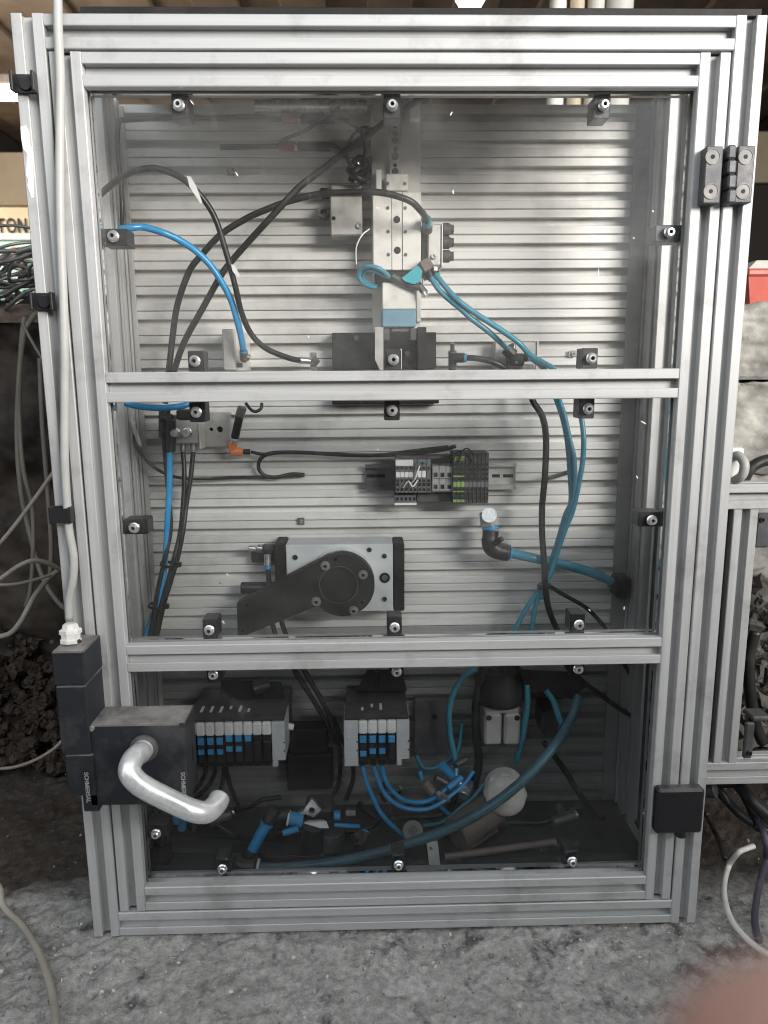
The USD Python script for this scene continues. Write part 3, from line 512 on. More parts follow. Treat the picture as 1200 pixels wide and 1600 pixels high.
hose('teal_tube', [(897, 600, .162), (904, 630, .160), (909, 657, .155), (912, 687, .15), (910, 723, .148), (904, 757, .147), (895, 797, .146), (882, 830, .147), (869, 868, .149), (862, 890, .15), (852, 915, .152), (846, 935, .156)], 0, .0033, 'teal_tube', 'teal tube emerging under right clamp and joining the bundle at zip tie', 'air tube')
hose('black_hose', [(826, 600, .165), (833, 627, .162), (847, 650, .155), (853, 683, .152), (852, 733, .15), (849, 770, .15), (847, 793, .15), (847, 834, .148), (850, 877, .148), (852, 919, .150), (858, 953, .155), (871, 985, .16), (885, 1010, .165)], 0, .0040, 'rubber', 'black hose hanging through right of middle pane past the zip tie', 'hose')
hose('thin_black_hose', [(852, 912, .148), (862, 918, .152), (882, 930, .158), (912, 947, .165), (932, 965, .17), (950, 988, .175), (965, 1020, .18)], 0, .0028, 'rubber', 'thin black hose branching right from the zip tie', 'hose')
zt = thing('zip_tie', 'black zip tie bundling hoses right of middle pane', 'zip tie', at(851, 915, .15)); obj('band', lathe([(.0078, 0), (.0092, 0), (.0092, .004), (.0078, .004), (.0078, 0)], at(850, 913, .152), (.1, 0, -1), 16), 'black_plastic', zt); obj('tie_head', pbox(841, 914, 848, 922, .140, .147, .0008), 'black_plastic', zt)
# --- loose slot nuts on the planks
for x, y, lab in ((895, 553, 'small bright slot nut on a plank beside the upper right clamp'), (470, 815, 'small slot nut on a plank above the rotary actuator'), (360, 268, 'small slot nut on a plank in the upper left')):
    t = thing('slot_nut', lab, 'slot nut', at(x, y, DP)); obj('nut_plate', pbox(x-5.5, y-5.5, x+5.5, y+5, .2055, .2088, .0008), 'zinc' if x > 800 else 'steel_dark', t); obj('nut_screw', pscrew(x+1, y, 3.2, .2054, .0025), 'steel', t)

# ================================================================ inside, middle pane
# --- air manifold on the left
mf = thing('air_manifold', 'small aluminium block with two round studs below the left middle clamp', 'air manifold', at(300, 680, .18))
mb_ = obj('manifold_block', pbox(270, 657, 310, 693, .166, .1897, .001), 'alu_plate', mf); obj('manifold_edge', pbox(310.5, 662, 313.5, 702, .164, .19, .0004), 'alu_bright', mf)
obj('mounting_plate', pprism([(314, 645), (357, 645), (358, 697), (322, 698), (314, 703)], .1905, D0, [(330, 671, 3), (343.5, 671, 4.8)]), 'alu_plate', mf)
obj('hole_back', [pcyl(330, 671, 3.4, .197, .1974, 12, 0), pcyl(343.5, 671, 5.2, .197, .1974, 12, 0)], 'black_hole', mf)
for x, y in ((274, 676), (292.5, 676)):
    c = at(x+1, y, .166); obj('stud', lathe([(0, -.001), (.0062, -.001), (.0062, .004), (.0052, .0045), (.0050, .011), (.0042, .0125), (0, .0128)], c, (0, -1, 0), 18), 'zinc', mb_)
for x in (286, 302): obj('outlet', cyl(at(x, 693.5, .177), at(x, 706, .177), .0042, 12), 'steel', mb_)
f = thing('pushfit_tees', 'stacked black push-in tee fittings left of the aluminium manifold', 'air fitting', at(260, 670, .17))
for a, b, r in (((257, 636, .165), (257, 684, .165), .0072), ((266, 655, .160), (266, 706, .160), .0068), ((252, 655, .163), (270, 655, .163), .0066)): obj('fitting_body', cyl(at(*a), at(*b), r, 12, .001), 'black_plastic', f)
obj('side_arm', pbox(275, 640, 296, 656, .168, .195, .002), 'black_plastic', f)
hose('blue_tube', [(196, 630, .12), (212, 634, .118), (236, 637, .118), (262, 637, .12), (286, 634, .125), (300, 628, .13)], 0, .0038, 'blue_tube', 'short blue tube lying just under left end of middle rail', 'air tube')
hose('blue_tube', [(265, 704, .160), (265, 740, .158), (264, 780, .155), (262, 810, .152), (260, 850, .15), (255, 900, .148), (245, 943, .148), (231, 985, .15), (222, 1015, .152)], 0, .0038, 'blue_tube', 'blue tube running down left side of middle pane among black cables', 'air tube')
LB = 'black cables down the left'
hose('black_cable', [(257, 684, .165), (258, 710, .163), (261, 745, .16), (265, 790, .156), (266, 830, .152), (256, 880, .146), (246, 925, .143), (240, 965, .144), (232, 1010, .148)], 0, .0030, 'rubber', 'leftmost black cable dropping from the tee fittings through both zip ties', 'cable')
hose('black_cable', [(286, 706, .177), (288, 740, .172), (286, 790, .166), (281, 835, .16), (270, 880, .15), (258, 925, .147), (247, 965, .148), (238, 1010, .152)], 0, .0030, 'rubber', 'black cable from the left outlet of the aluminium manifold', 'cable')
hose('black_cable', [(302, 706, .177), (298, 745, .172), (291, 790, .166), (286, 830, .158), (278, 870, .154), (268, 905, .152), (256, 945, .152), (244, 1000, .155)], 0, .0030, 'rubber', 'black cable from the right outlet of the aluminium manifold', 'cable')
for x, y, lab in ((265, 880, 'upper of two zip ties around the left cable bundle'), (246, 945, 'lower of two zip ties around the left cable bundle')):
    t = thing('zip_tie', lab, 'zip tie', at(x, y, .147)); c = at(x, y, .149); obj('band', lathe([(.0105, 0), (.0118, 0), (.0118, .0035), (.0105, .0035), (.0105, 0)], c, (-.2, 0, -1), 16), 'black_plastic', t); obj('tie_head', box(c[0]+.0095, c[0]+.0155, .143, .149, c[2]-.004, c[2]+.002, .0006), 'black_plastic', t)
hose('thin_black_wire', [(206, 655, .18), (210, 690, .178), (220, 708, .175), (231, 721, .175), (252, 737, .178), (283, 747, .19), (325, 748, .198), (375, 746, .202), (425, 746, .203), (474, 743, .204)], 0, .0020, 'rubber', 'thin black wire sagging from left edge across to the middle planks', 'wire')
hose('thin_black_wire', [(476, 742, .205), (455, 741, .203), (430, 746, .200), (412, 742, .198), (404, 730, .197), (408, 716, .196), (425, 708, .195), (470, 707, .195), (540, 711, .195), (600, 711, .194), (650, 708, .19), (690, 703, .185), (712, 697, .18)], 0, .0026, 'rubber', 'thin black wire looping left then running right to terminal strip', 'wire')
hose('thin_black_wire', [(392, 706, .19), (415, 710, .193), (450, 706, .196), (520, 709, .197), (580, 712, .197), (640, 705, .19), (700, 698, .178)], 0, .0022, 'rubber', 'thin black wire from orange plug along plank to terminal strip', 'wire')
obj('cable_tag', pprism([(203, 655), (207, 655), (220, 690), (221, 698), (217, 695), (206, 672)], .176, .177), 'white_tag', None, False, 'white tag hanging on the thin wire at left edge of middle pane', 'cable tag')
f = thing('orange_plug', 'orange angled sensor plug with black sleeve right of the manifold plate', 'plug', at(368, 700, .18))
obj('plug_body', [cyl(at(362, 703, .182), at(364, 692, .180), .0058, 10, .001), cyl(at(360, 705, .182), at(379, 706, .184), .0056, 10, .001)], 'orange_plastic', f)
obj('sleeve', cyl(at(367, 684, .176), at(374, 652, .168), .0052, 12), 'rubber', f); obj('coupling_nut', cyl(at(365, 691, .178), at(367, 684.5, .176), .0046, 12), 'zinc', f); obj('cable_end', cyl(at(380, 706, .184), at(391, 706, .186), .0036, 12), 'rubber', f); obj('upper_nut', cyl(at(374, 651, .167), at(379, 636, .165), .0056, 8), 'steel_dark', f)
hose('coiled_wire', [(384, 630, .165), (392, 640, .16), (400, 643, .16), (408, 638, .162), (409, 630, .165)], 0, .0020, 'rubber', 'small loop of black wire under middle rail near orange plug', 'wire')
# --- terminal strip on its rail
dr = thing('din_rail', 'slotted grey steel mounting rail carrying the terminal blocks', 'mounting rail', at(690, 745, .2))
x0, x1 = at(571, 745, .203)[0], at(805, 743, .203)[0]; zc = at(690, 744, .203)[2]
xs_ = at(640, 745, .203)[0]
for xa, xb, mm in ((x0, xs_-.0002, 'steel_dark'), (xs_, x1, 'zinc')):  # left stretch darker: the shadow beside the terminals is put into its colour
    m = [box(xa, xb, .2025, .2035, zc-.0118, zc+.0118, .0002)]
    for s in (-1, 1): m += [box(xa, xb, .1965, .2024, zc+s*.0122-.0005, zc+s*.0122+.0005, .0002), box(xa, xb, .1955, .1964, min(zc+s*.0127, zc+s*.0175), max(zc+s*.0127, zc+s*.0175), .0002)]
    obj('rail_channel', m, 'alu_plate' if mm == 'zinc' else mm, dr)
for x, w in ((580, 7), (595, 7), (775, 6), (794, 8)): obj('rail_slot', pprism([(x-w, 741), (x+w, 741), (x+w, 746), (x-w, 746)], .2021, .2024), 'black_hole', dr, False)
tn = 0
def terminal(xa, xb, ya, yb, d, m, holes, lab, caps=(), grp=None, steps=()):
    t = thing('terminal_block', lab, 'terminal block', at((xa+xb)/2, (ya+yb)/2, .19), grp)
    body = [pbox(xa+.25, ya, xb-.25, yb, d, .1953, .0004)]
    for s0, s1, dd in steps: body.append(pbox(xa+.25, s0, xb-.25, s1, dd, d-.0001, .0004))
    obj('housing', body, m, t)
    hl = []
    for hx, hy, hr, dd in holes: hl.append(pbox(hx-hr, hy-hr*1.1, hx+hr, hy+hr*1.1, dd-.0003, dd-.0001, 0))
    if hl: obj('wire_openings', hl, 'black_hole', t, False, kind='stuff')
    for cx0, cy0, cx1, cy1, dd, mm in caps: obj('marker', pbox(cx0, cy0, cx1, cy1, dd, dd+.003, .0003), mm, t)
    return t
# left group: 8 slim three-tier terminals, the first five lighter and lower
ords = ['first', 'second', 'third', 'fourth', 'fifth', 'sixth', 'seventh', 'eighth', 'ninth', 'tenth']
for k in range(8):
    xa = 618+k*6.9; xb = xa+6.9; xm = (xa+xb)/2
    hs_ = [(xm, 731.5, 1.9, .160), (xm, 751, 1.9, .160), (xm, 765, 1.9, .160)] + ([(xm, 757, 2.2, .160)] if k in (0, 5, 6, 7) else [])
    caps = [(xa, 718.5, xb, 728, .159, 'white_tag')] if k < 4 else []
    if k < 4: caps.append((xa+.5, 738, xb-.1, 746, .1585, 'white_tag'))
    if k in (5, 6): caps.append((xa, 736, xb-1, 746, .1585, 'white_tag'))
    terminal(xa, xb, 717.5, 770, .160, 'terminal_mid', hs_, f'slim grey terminal, {ords[k]} from the left in the three-tier group', caps)
t = thing('terminal_socket_row', 'lower row of five wire openings under the slim grey terminals', 'terminal block', at(634, 781, .19)); obj('housing', pbox(617, 773, 650, 788, .172, .1953, .0006), 'terminal_mid', t); obj('wire_openings', [pbox(621+k*6.6-1.9, 777, 621+k*6.6+1.9, 782, .1716, .1719, 0) for k in range(5)], 'black_hole', t, False, kind='stuff'); obj('foot_rim', pbox(616.5, 786, 651, 789.5, .170, .1953, .0004), 'pale_plastic', t)
for k in range(3):
    xa = 675.2+k*10.8; xb = xa+10.8; xm = (xa+xb)/2
    terminal(xa, xb, 728, 768.5, .168, 'terminal_light', [(xm, 742, 3.1, .1655), (xm, 760.5, 3.0, .1655)], f'wide square terminal with two round openings, {ords[k]} of three', (), None, [(729, 747.5, .1655), (755, 767, .1655)])
obj('terminal_cover', pbox(619, 712, 706, 717, .176, .195, .0006), 'terminal_grey', dr)
obj('terminal_base', pbox(651, 771, 707, 784, .186, .1953, .0006), 'steel_dark', dr)
for k in range(9):
    xa = 707.5+k*6.25; xb = xa+6.25; xm = (xa+xb)/2+.3; y0 = 707+k*.1; g = k < 3
    hl = [(xm, y0+7+6.5*j, 1.75, .160) for j in (2.2, 3.2, 4.2, 5.3, 8.6, 9.6, 10.6)] if False else [(xm, y, 1.8, .160) for y in (726, 733.5, 740.5, 748, 765, 771.5, 778)]
    terminal(xa, xb, y0, 786.5, .160, 'terminal_grey', hl, (f'dark grey four-tier terminal, {ords[k-3]} right of the green ones' if not g else f'green and yellow earth terminal, {ords[k]} of three'), [(xa+.4, 753, xb-.1, 761, .1592, 'terminal_green' if g else 'terminal_mid')] + ([(xa+.4, 743, xb-.2, 745.5, .1592, 'terminal_green'), (xa+.4, 767, xb-.2, 769, .1592, 'terminal_green'), (xa+.4, 780.5, xb-.2, 785, .1592, 'terminal_green'), (xa+.4, 713, xb-.2, 720, .1592, 'terminal_green')] if g else []), None)
for P_, lab in (([(708, 720, .158), (713, 708, .15), (722, 704, .148), (730, 712, .15), (738, 722, .158)], 'thin wire arching over the green terminals'), ([(716, 722, .158), (721, 706, .152), (731, 701, .15), (741, 713, .153)], 'second thin wire arching onto the dark grey terminals')):
    hose('terminal_wire', P_, 0, .0010, 'rubber', lab, 'wire')
for P_, lab, mm in (([(648, 734, .158), (653, 724, .153), (660, 720, .152), (668, 722, .155)], 'thin teal wire over the white terminal markers', 'teal_tube'), ([(640, 757, .158), (648, 749, .15), (652, 738, .15), (656, 728, .155)], 'thin pale wire beside the white terminal markers', 'pale_plastic'), ([(630, 762, .158), (638, 752, .153), (645, 760, .152), (653, 750, .157)], 'thin pale wire looped across the slim terminals', 'pale_plastic')):
    hose('terminal_wire', P_, 0, .0009, mm, lab, 'wire')
# --- rotary actuator
ra = thing('rotary_actuator', 'rotary actuator with dark crank arm on silver body in middle pane', 'rotary actuator', at(530, 910, .2))
obj('body', pbox(448, 850.5, 614, 956, .166, D0, .0008), 'grey_plastic', ra, label='silver flat body plate')
for x0, x1 in ((430, 447.4), (614.6, 632)): obj('end_cap', pbox(x0, 849.5, x1, 955, .167, D0, .0018), 'grey_plate_dark', ra)
obj('ring', pcyl(534, 909, 50.5, .150, .1658, 48), 'zinc', ra)
fl_c, fl_r = (535.5, 915), 50
arm = [(521.5, 871), (368, 942), (372, 991), (378, 993), (516, 960)]
c = at(*fl_c, .132); R = at(fl_c[0]+fl_r, fl_c[1], .132)[0]-c[0]
poly = Point(c[0], c[2]).buffer(R, 24).union(Polygon([at(x, y, .132)[[0, 2]] for x, y in [(512, 872), (372, 944), (373, 991), (379, 993), (497, 944)]]).buffer(.0015))
for x, y, r in ((386, 946, 3.2), (384, 965, 3.2), (377.5, 985, 3.2), (524, 874, 2.8), (565, 941, 2.4)):
    q = at(x, y, .132); poly = poly.difference(Point(q[0], q[2]).buffer(r*.00075, 8))
hub = at(529, 914, .132); inner = Point(hub[0], hub[2]).buffer(30*.00078, 24)
fl = obj('crank_arm', prism(poly.difference(inner), .132, .1495), 'grey_plate_dark', ra)
obj('hub_disc', prism(inner.buffer(-.0002), .1372, .1494), 'grey_plate_dark', fl); obj('hub_rim', prism(inner.buffer(.0009).difference(inner.buffer(-.0001)), .1316, .1325), 'hinge_grey', fl)
for x, y in ((508, 884), (567, 898), (494, 940), (552.5, 954)):
    c = at(x, y, .132); obj('arm_bolt', lathe([(0, 0), (.0062, 0), (.0062, .0004), (.0058, .0009), (.0052, .0009), (.0050, .0003), (.0050, .0040), (.0042, .0048), (.0026, .0048), (.0022, .001), (0, .001)], c-[0, .0001, 0], (0, -1, 0), 20), 'hinge_cap', fl); obj('bolt_socket', cyl(c-[0, .0014, 0], c-[0, .0018, 0], .0023, 10, 0), 'black_hole', fl)
for x, y, r in ((461, 871, 4), (577, 859, 3.6), (600.5, 869, 3.6), (601, 936, 3.6), (601, 903, 8.5)):
    o = obj('body_hole', pcyl(x, y, r, .1655, .1659, 18, 0), 'black_hole', ra)
    if r > 8: obj('recessed_bolt', pscrew(x, y, 4.4, .1653, .0012), 'steel_dark', o)
    else: obj('hole_rim', lathe([(r*.00082, 0), (r*.00082+.0006, 0), (r*.00082+.0006, .0005), (r*.00082, .0005), (r*.00082, 0)], at(x, y, .1654), (0, -1, 0), 16), 'zinc', o)
f = thing('actuator_fittings', 'metal elbow fittings and black sensor on left end of the rotary actuator', 'air fitting', at(410, 870, .19))
for a, b, r, mm in (((429, 858, .185), (412, 858, .185), .0075, 'black_plastic'), ((411.5, 857, .185), (402, 857, .185), .0058, 'steel'), ((401, 857, .185), (389, 857, .185), .0046, 'zinc'), ((418, 866, .178), (418.5, 884, .176), .0046, 'zinc')): obj('fitting_body', cyl(at(*a), at(*b), r, 14, .0008), mm, f)
obj('ring', cyl(at(418.5, 884.5, .176), at(419, 889, .176), .0042, 12), 'blue_tube', f); obj('sensor', cyl(at(429, 919, .188), at(377, 919, .188), .0082, 16), 'rubber', f); obj('upper_sensor', pbox(392, 860, 428, 879, .194, .208, .002), 'rubber', f)
hose('actuator_hose', [(419, 889, .176), (420, 905, .175), (421, 930, .175), (423, 960, .176), (431, 992, .176), (448, 1025, .172), (463, 1052, .168), (490, 1095, .165), (515, 1138, .17), (525, 1160, .18)], 0, .0034, 'rubber', 'left black hose leaving actuator and passing behind lower rail', 'hose')
hose('actuator_hose', [(428, 925, .185), (432, 945, .18), (439, 968, .176), (447, 992, .176), (462, 1022, .172), (477, 1050, .168), (503, 1095, .165), (522, 1135, .17), (530, 1165, .18)], 0, .0034, 'rubber', 'right black hose leaving actuator and passing behind lower rail', 'hose')
# --- big elbow fitting with 12 mm tube
f = thing('large_elbow_fitting', 'large black push-in elbow with metal nut right of the terminal strip', 'air fitting', at(770, 840, .18))
obj('nut', cyl(at(763, 800, .168), at(765, 822, .166), .0125, 6, .0015), 'alu_plate', f); obj('nut_cap', lathe([(0, 0), (.008, 0), (.0095, .002), (.0095, .006), (0, .006)], at(764, 806, .154), (-.1, -1, .35), 14), 'steel', f); obj('blue_ring', cyl(at(766, 822.5, .166), at(766.5, 828, .165), .0105, 18), 'blue_tube', f)
obj('elbow', tube(spline([at(767, 828.5, .165), at(766, 842, .163), at(768, 854, .162), at(776, 860, .162), at(787, 862.5, .162), at(795, 864, .162)], 6), [.0105]*6+[.0115]*20+[.0108]*5, 16), 'black_plastic', f, True)
obj('lever', cyl(at(773, 850, .150), at(785, 841, .145), .0034, 10), 'black_plastic', f); obj('release_ring', cyl(at(795.3, 864, .162), at(798.5, 864.7, .162), .0090, 16), 'blue_tube', f)
hose('blue_supply_tube', [(797, 864.5, .162), (820, 869, .160), (843, 874, .16), (882, 882, .162), (925, 895, .168), (957, 909, .176)], 0, .0062, 'teal_tube', 'thick teal supply tube running right from the large elbow', 'air tube', seg=14)
f = thing('tube_bulkhead', 'dark bulkhead bracket where the thick teal tube ends at right', 'bracket', at(968, 915, .19)); obj('bracket_body', [cyl(at(955, 908, .175), at(968, 914, .18), .0085, 12), pbox(964, 903, 986, 936, .178, .2065, .003)], 'rubber', f); obj('bracket_nut', pcyl(972, 918, 8, .172, .1778, 6), 'black_plastic', f)
hose('thin_black_hose', [(853, 748, .15), (862, 746, .17), (875, 742, .19), (888, 738, .2), (900, 735, .203)], 0, .0030, 'rubber', 'short black hose crossing behind the hanging teal tubes', 'hose')

# ================================================================ inside, lower pane
def atz(px, py, z):
    ray = FWD*FPX + RGT*(px-600) - UP*(py-800); return CAM + ray*((z-CAM[2])/ray[2])
ZF = .0297
def valve_island(xs, n, x_first, pitch, ends, y0, y1, ytop_back, lab, top_marks, buttons):
    t = thing('valve_island', lab, 'valve manifold', at((xs[0]+xs[1])/2, (y0+y1)/2, .15)); df = .102
    z0, z1 = at(xs[0], y1, df)[2], at(xs[0], y0, df)[2]; X = lambda x: at(x, (y0+y1)/2, df)[0]; zr = lambda f: z1+(z0-z1)*f
    obj('manifold_base', box(X(xs[0])+.002, X(xs[1])-.002, df+.012, DP-.001, z0+.006, z1-.001, .001), 'black_plastic', t)
    obj('manifold_top', box(X(xs[0])+.001, X(xs[1])-.001, df+.004, DP-.004, z1-.0008, z1+.0022, .001), 'black_plastic', t)
    for xa, xb, notch in ends:
        e = obj('end_plate', [box(X(xa), X(xb)-.0003, df, df+.05, zr(.86), z1, .0008), box(X(xa), X(xb)-.010 if notch else X(xb)-.0003, df, df+.05, z0, zr(.862), .0008)], 'grey_plastic', t)
        obj('end_screw', [cyl((X(xb)-.0015, df+.0002, zr(f)), (X(xb)-.0015, df-.0006, zr(f)), .0011, 8, 0) for f in (.45, .64)], 'black_hole', e)
    for k in range(n):
        xa = x_first+pitch*k; xb = xa+pitch; a, b = X(xa)+.0003, X(xb)-.0003
        v = obj('valve_slice', [box(a, b, df+.003, df+.0115, z0, zr(.30), .0008), box(a+.0015, b-.0015, df+.0008, df+.0029, zr(.86), zr(.44), .0006)], 'black_plastic', t)
        obj('valve_cap', box(a, b, df-.001, df+.0115, zr(.285), zr(.0), .0018), 'pale_plastic', v)
        for r, (f0, f1) in enumerate(((.33, .48), (.58, .70))):
            if (k, r) in buttons:
                o = buttons[(k, r)]; obj('blue_button', box(a+.0016, b-.0016, df-.0006, df+.0028, zr(f1+o), zr(f0+o), .0006), 'blue_plastic', v)
        obj('port_gap', box(a+.002, b-.002, df+.0022, df+.0028, zr(.99), zr(.90), 0), 'black_hole', v)
    for x, y, l in top_marks:
        c = atz(x, y, z1+.0023); c2 = atz(x+(3 if lab[0] == 'w' else 0), y-l, z1+.0023); obj('white_mark', box(c[0]-.0016, c[0]+.0016, c[1], c2[1], z1+.0023, z1+.0027, 0), 'white_tag', t)
    return t
valve_island((290, 446), 10, 277, 14.75, ((424.8, 446, 1),), 1131, 1201, 1078, 'wide black valve manifold with eight white caps beside the lock box', [(314, 1113, 9), (329, 1113, 9), (344, 1113, 9), (360, 1108, 5), (374, 1112, 9), (388, 1112, 5)], {(k, r): (0 if k < 5 else -.06) for k in range(10) for r in (0, 1) if not (k > 7 or (k == 7 and r))})
valve_island((537.5, 640), 4, 560, 14.85, ((537.5, 559.8, 0), (619.6, 640, 1)), 1127.5, 1198, 1072, 'narrow black valve manifold with four white caps at bottom centre', [(566, 1110, 5), (581, 1105, 5), (595, 1109, 10)], {(0, 0): 0, (1, 0): 0, (2, 0): 0, (3, 0): 0, (0, 1): .08, (1, 1): .03, (2, 1): .03})
t = thing('connector_hood', 'black connector hood behind the top of the narrow valve manifold', 'connector', at(600, 1060, .19)); obj('hood', hull([at(x, y, d) for x, y, d in ((574, 1046, .165), (628, 1046, .165), (556, 1080, .165), (636, 1080, .165), (574, 1046, .208), (628, 1046, .208), (556, 1080, .208), (636, 1080, .208))]), 'black_plastic', t); obj('hood_rib', pbox(585, 1050, 592, 1078, .161, .1648, .001), 'black_plastic', t)
t = thing('connector_hood', 'black connector bundle on top of the wide valve manifold', 'connector', at(400, 1070, .18)); obj('hood', hull([at(x, y, d) for x, y, d in ((345, 1062, .16), (440, 1066, .16), (345, 1092, .16), (445, 1092, .16), (350, 1062, .208), (440, 1066, .208), (345, 1092, .208), (445, 1092, .208))]), 'black_plastic', t); obj('hood_plug', cyl(at(395, 1078, .150), at(420, 1068, .158), .010, 14), 'rubber', t)
# tubes under the manifolds
hose('blue_tube', [(566, 1196, .115), (570, 1212, .112), (577, 1233, .11), (593, 1267, .11), (613, 1290, .112), (633, 1307, .118), (655, 1318, .128)], 0, .0030, 'blue_tube', 'leftmost blue tube curving down from the narrow valve manifold', 'air tube')
hose('blue_tube', [(584, 1196, .118), (590, 1216, .116), (600, 1238, .115), (617, 1255, .118), (640, 1264, .12), (668, 1264, .125), (695, 1250, .135), (724, 1226, .15), (740, 1205, .16)], 0, .0030, 'blue_tube', 'middle blue tube sweeping right from the narrow valve manifold', 'air tube')
hose('blue_tube', [(597, 1196, .116), (600, 1212, .114), (610, 1232, .116), (628, 1248, .12), (655, 1254, .125), (680, 1246, .135), (705, 1225, .15)], 0, .0030, 'blue_tube', 'rightmost blue tube sweeping right from the narrow valve manifold', 'air tube')
for P_, lab in (([(322, 1196, .13), (320, 1210, .13), (310, 1228, .135), (296, 1242, .14), (275, 1258, .15)], 'first black hose from left under the wide valve manifold'), ([(336, 1196, .13), (334, 1212, .13), (322, 1232, .135), (304, 1248, .14), (285, 1265, .15)], 'second black hose from left under the wide valve manifold'), ([(351, 1196, .13), (349, 1214, .13), (344, 1238, .14), (340, 1262, .15)], 'third black hose straight down under the wide valve manifold'), ([(352, 1196, .128), (356, 1214, .13), (364, 1240, .14), (376, 1266, .15)], 'fourth black hose bending right under the wide valve manifold')):
    hose('black_hose', P_, 0, .0030, 'rubber', lab, 'hose')
hose('black_hose', [(530, 1165, .18), (532, 1190, .185), (528, 1225, .185), (515, 1250, .18), (495, 1275, .17)], 0, .0030, 'rubber', 'black hose descending between the two valve manifolds', 'hose')
hose('big_hose', [(398, 1357, .058), (440, 1356, .060), (480, 1352, .064), (540, 1344, .068), (600, 1330, .074), (660, 1311, .08), (720, 1286, .076), (780, 1250, .078), (830, 1207, .088), (868, 1162, .110), (892, 1122, .14), (905, 1085, .15)], 0, .0064, 'hose_faded', 'thick blue-grey hose sweeping across the cabinet bottom up to the right', 'hose', seg=14)
f = thing('hose_elbow', 'black push-in elbow with pale ring at left end of the thick hose', 'air fitting', at(385, 1350, .06)); obj('elbow', [cyl(at(366, 1350, .060), at(400, 1356, .058), .0135, 16, .002), cyl(at(384, 1346, .062), at(392, 1328, .066), .0098, 14, .001)], 'black_plastic', f); obj('release_ring', cyl(at(400.5, 1356, .058), at(405, 1356.5, .058), .0115, 16), 'pale_plastic', f)
t = thing('blue_tube', 'short straight thick blue tube standing on the black elbow at bottom left', 'air tube', at(405, 1308, .07)); obj('tube', cyl(at(392, 1332, .066), at(416, 1287, .078), .0068, 16), 'blue_tube', t)
f = thing('tube_coupler', 'black coupler with blue ring on top of the short thick blue tube', 'air fitting', at(422, 1275, .08)); obj('coupler', cyl(at(418, 1284, .079), at(430, 1262, .085), .0098, 16, .001), 'black_plastic', f); obj('release_ring', cyl(at(416.2, 1288, .0785), at(417.8, 1284.6, .079), .0092, 14), 'blue_tube', f); obj('side_arm', cyl(at(426, 1276, .083), at(452, 1274, .088), .0088, 14), 'black_plastic', f)
f = thing('pressure_regulator', 'black regulator with chipped silver collar and blue couplings on cabinet floor', 'regulator', at(505, 1300, .09))
zf = lambda p: np.array([p[0], p[1], max(p[2], ZF+.001)])
obj('body', cyl(zf(at(490, 1326, .088)), at(490, 1288, .088), .0150, 20, .001), 'black_plastic', f); obj('silver_collar', cyl(zf(at(518, 1322, .094)), at(518, 1296, .094), .0165, 20, .001), 'hinge_grey', f)
obj('chipped_cap', hull([at(x, y, d) for x, y, d in ((474, 1286, .080), (500, 1294, .078), (514, 1294, .080), (510, 1283, .082), (480, 1282, .086), (505, 1280, .10))]), 'pale_plastic', f)
obj('blue_coupling', cyl(at(452, 1278, .086), at(473, 1282, .086), .0086, 16), 'blue_plastic', f); obj('coupling_ring', cyl(at(449, 1277.5, .086), at(452, 1278, .086), .0100, 16), 'pale_plastic', f)
obj('top_block', pbox(476, 1266, 520, 1286, .10, .14, .003), 'black_plastic', f); obj('blue_rod', cyl(at(522, 1289, .088), at(562, 1291, .09), .0026, 10), 'blue_tube', f); obj('blue_cap', cyl(at(522, 1274, .10), at(532, 1274, .10), .006, 12), 'blue_plastic', f); obj('steel_nut', cyl(at(540, 1270, .11), at(556, 1270, .11), .0065, 6), 'steel_dark', f)
t = thing('blue_tube', 'short loose piece of blue tube left of the regulator', 'air tube', at(455, 1298, .07)); obj('tube', cyl(at(442, 1302, .07), at(466, 1294, .074), .0040, 12), 'blue_tube', t)
t = thing('nut_clip', 'small tilted silver square clip with a round hole above the regulator', 'clip', at(488, 1263, .1)); obj('clip_plate', pprism([(472, 1270), (487, 1248), (502, 1266), (490, 1277)], .086, .091, [(487, 1266, 5)]), 'zinc', t, 20); obj('clip_back', pcyl(487, 1266, 5.4, .0905, .0912, 14, 0), 'black_hole', t); obj('clip_arm', cyl(at(464, 1276, .09), at(476, 1266, .09), .004, 10), 'zinc', t)
t = thing('steel_bar', 'long dark flat steel bar lying across left of the cabinet floor', 'bar', at(390, 1320, .1)); a, b = at(258, 1322, .11), at(532, 1338, .105); obj('bar', hull([p+np.array(o) for p in (a, b) for o in ((0, -.012, 0), (0, .012, 0), (0, -.012, .006), (0, .012, .006))]), 'steel_dark', t, 10); obj('bar_edge', cyl(a+[0, -.0125, .006], b+[0, -.0125, .006], .0012, 8, 0), 'hinge_grey', t)
f = thing('blue_valve', 'small blue shut-off fitting hanging below the lock box', 'air fitting', at(275, 1275, .1)); obj('valve_body', [pbox(263, 1265, 281, 1291, .095, .115, .003), cyl(at(288, 1262, .1), at(284, 1296, .1), .0055, 12)], 'blue_plastic', f); obj('valve_stem', pcyl(270, 1285, 4.5, .091, .0948, 14), 'blue_tube', f)
f = thing('black_pipework', 'stack of black fittings standing in the bottom left corner', 'air fitting', at(252, 1310, .1)); obj('pipe', tube(spline([zf(at(250, 1366, .085)), at(252, 1330, .09), at(254, 1290, .1), at(262, 1268, .105)], 6), .010, 12), 'black_plastic', f, True); obj('pipe_collar', cyl(at(251, 1340, .088), at(252, 1318, .092), .0135, 14), 'rubber', f)
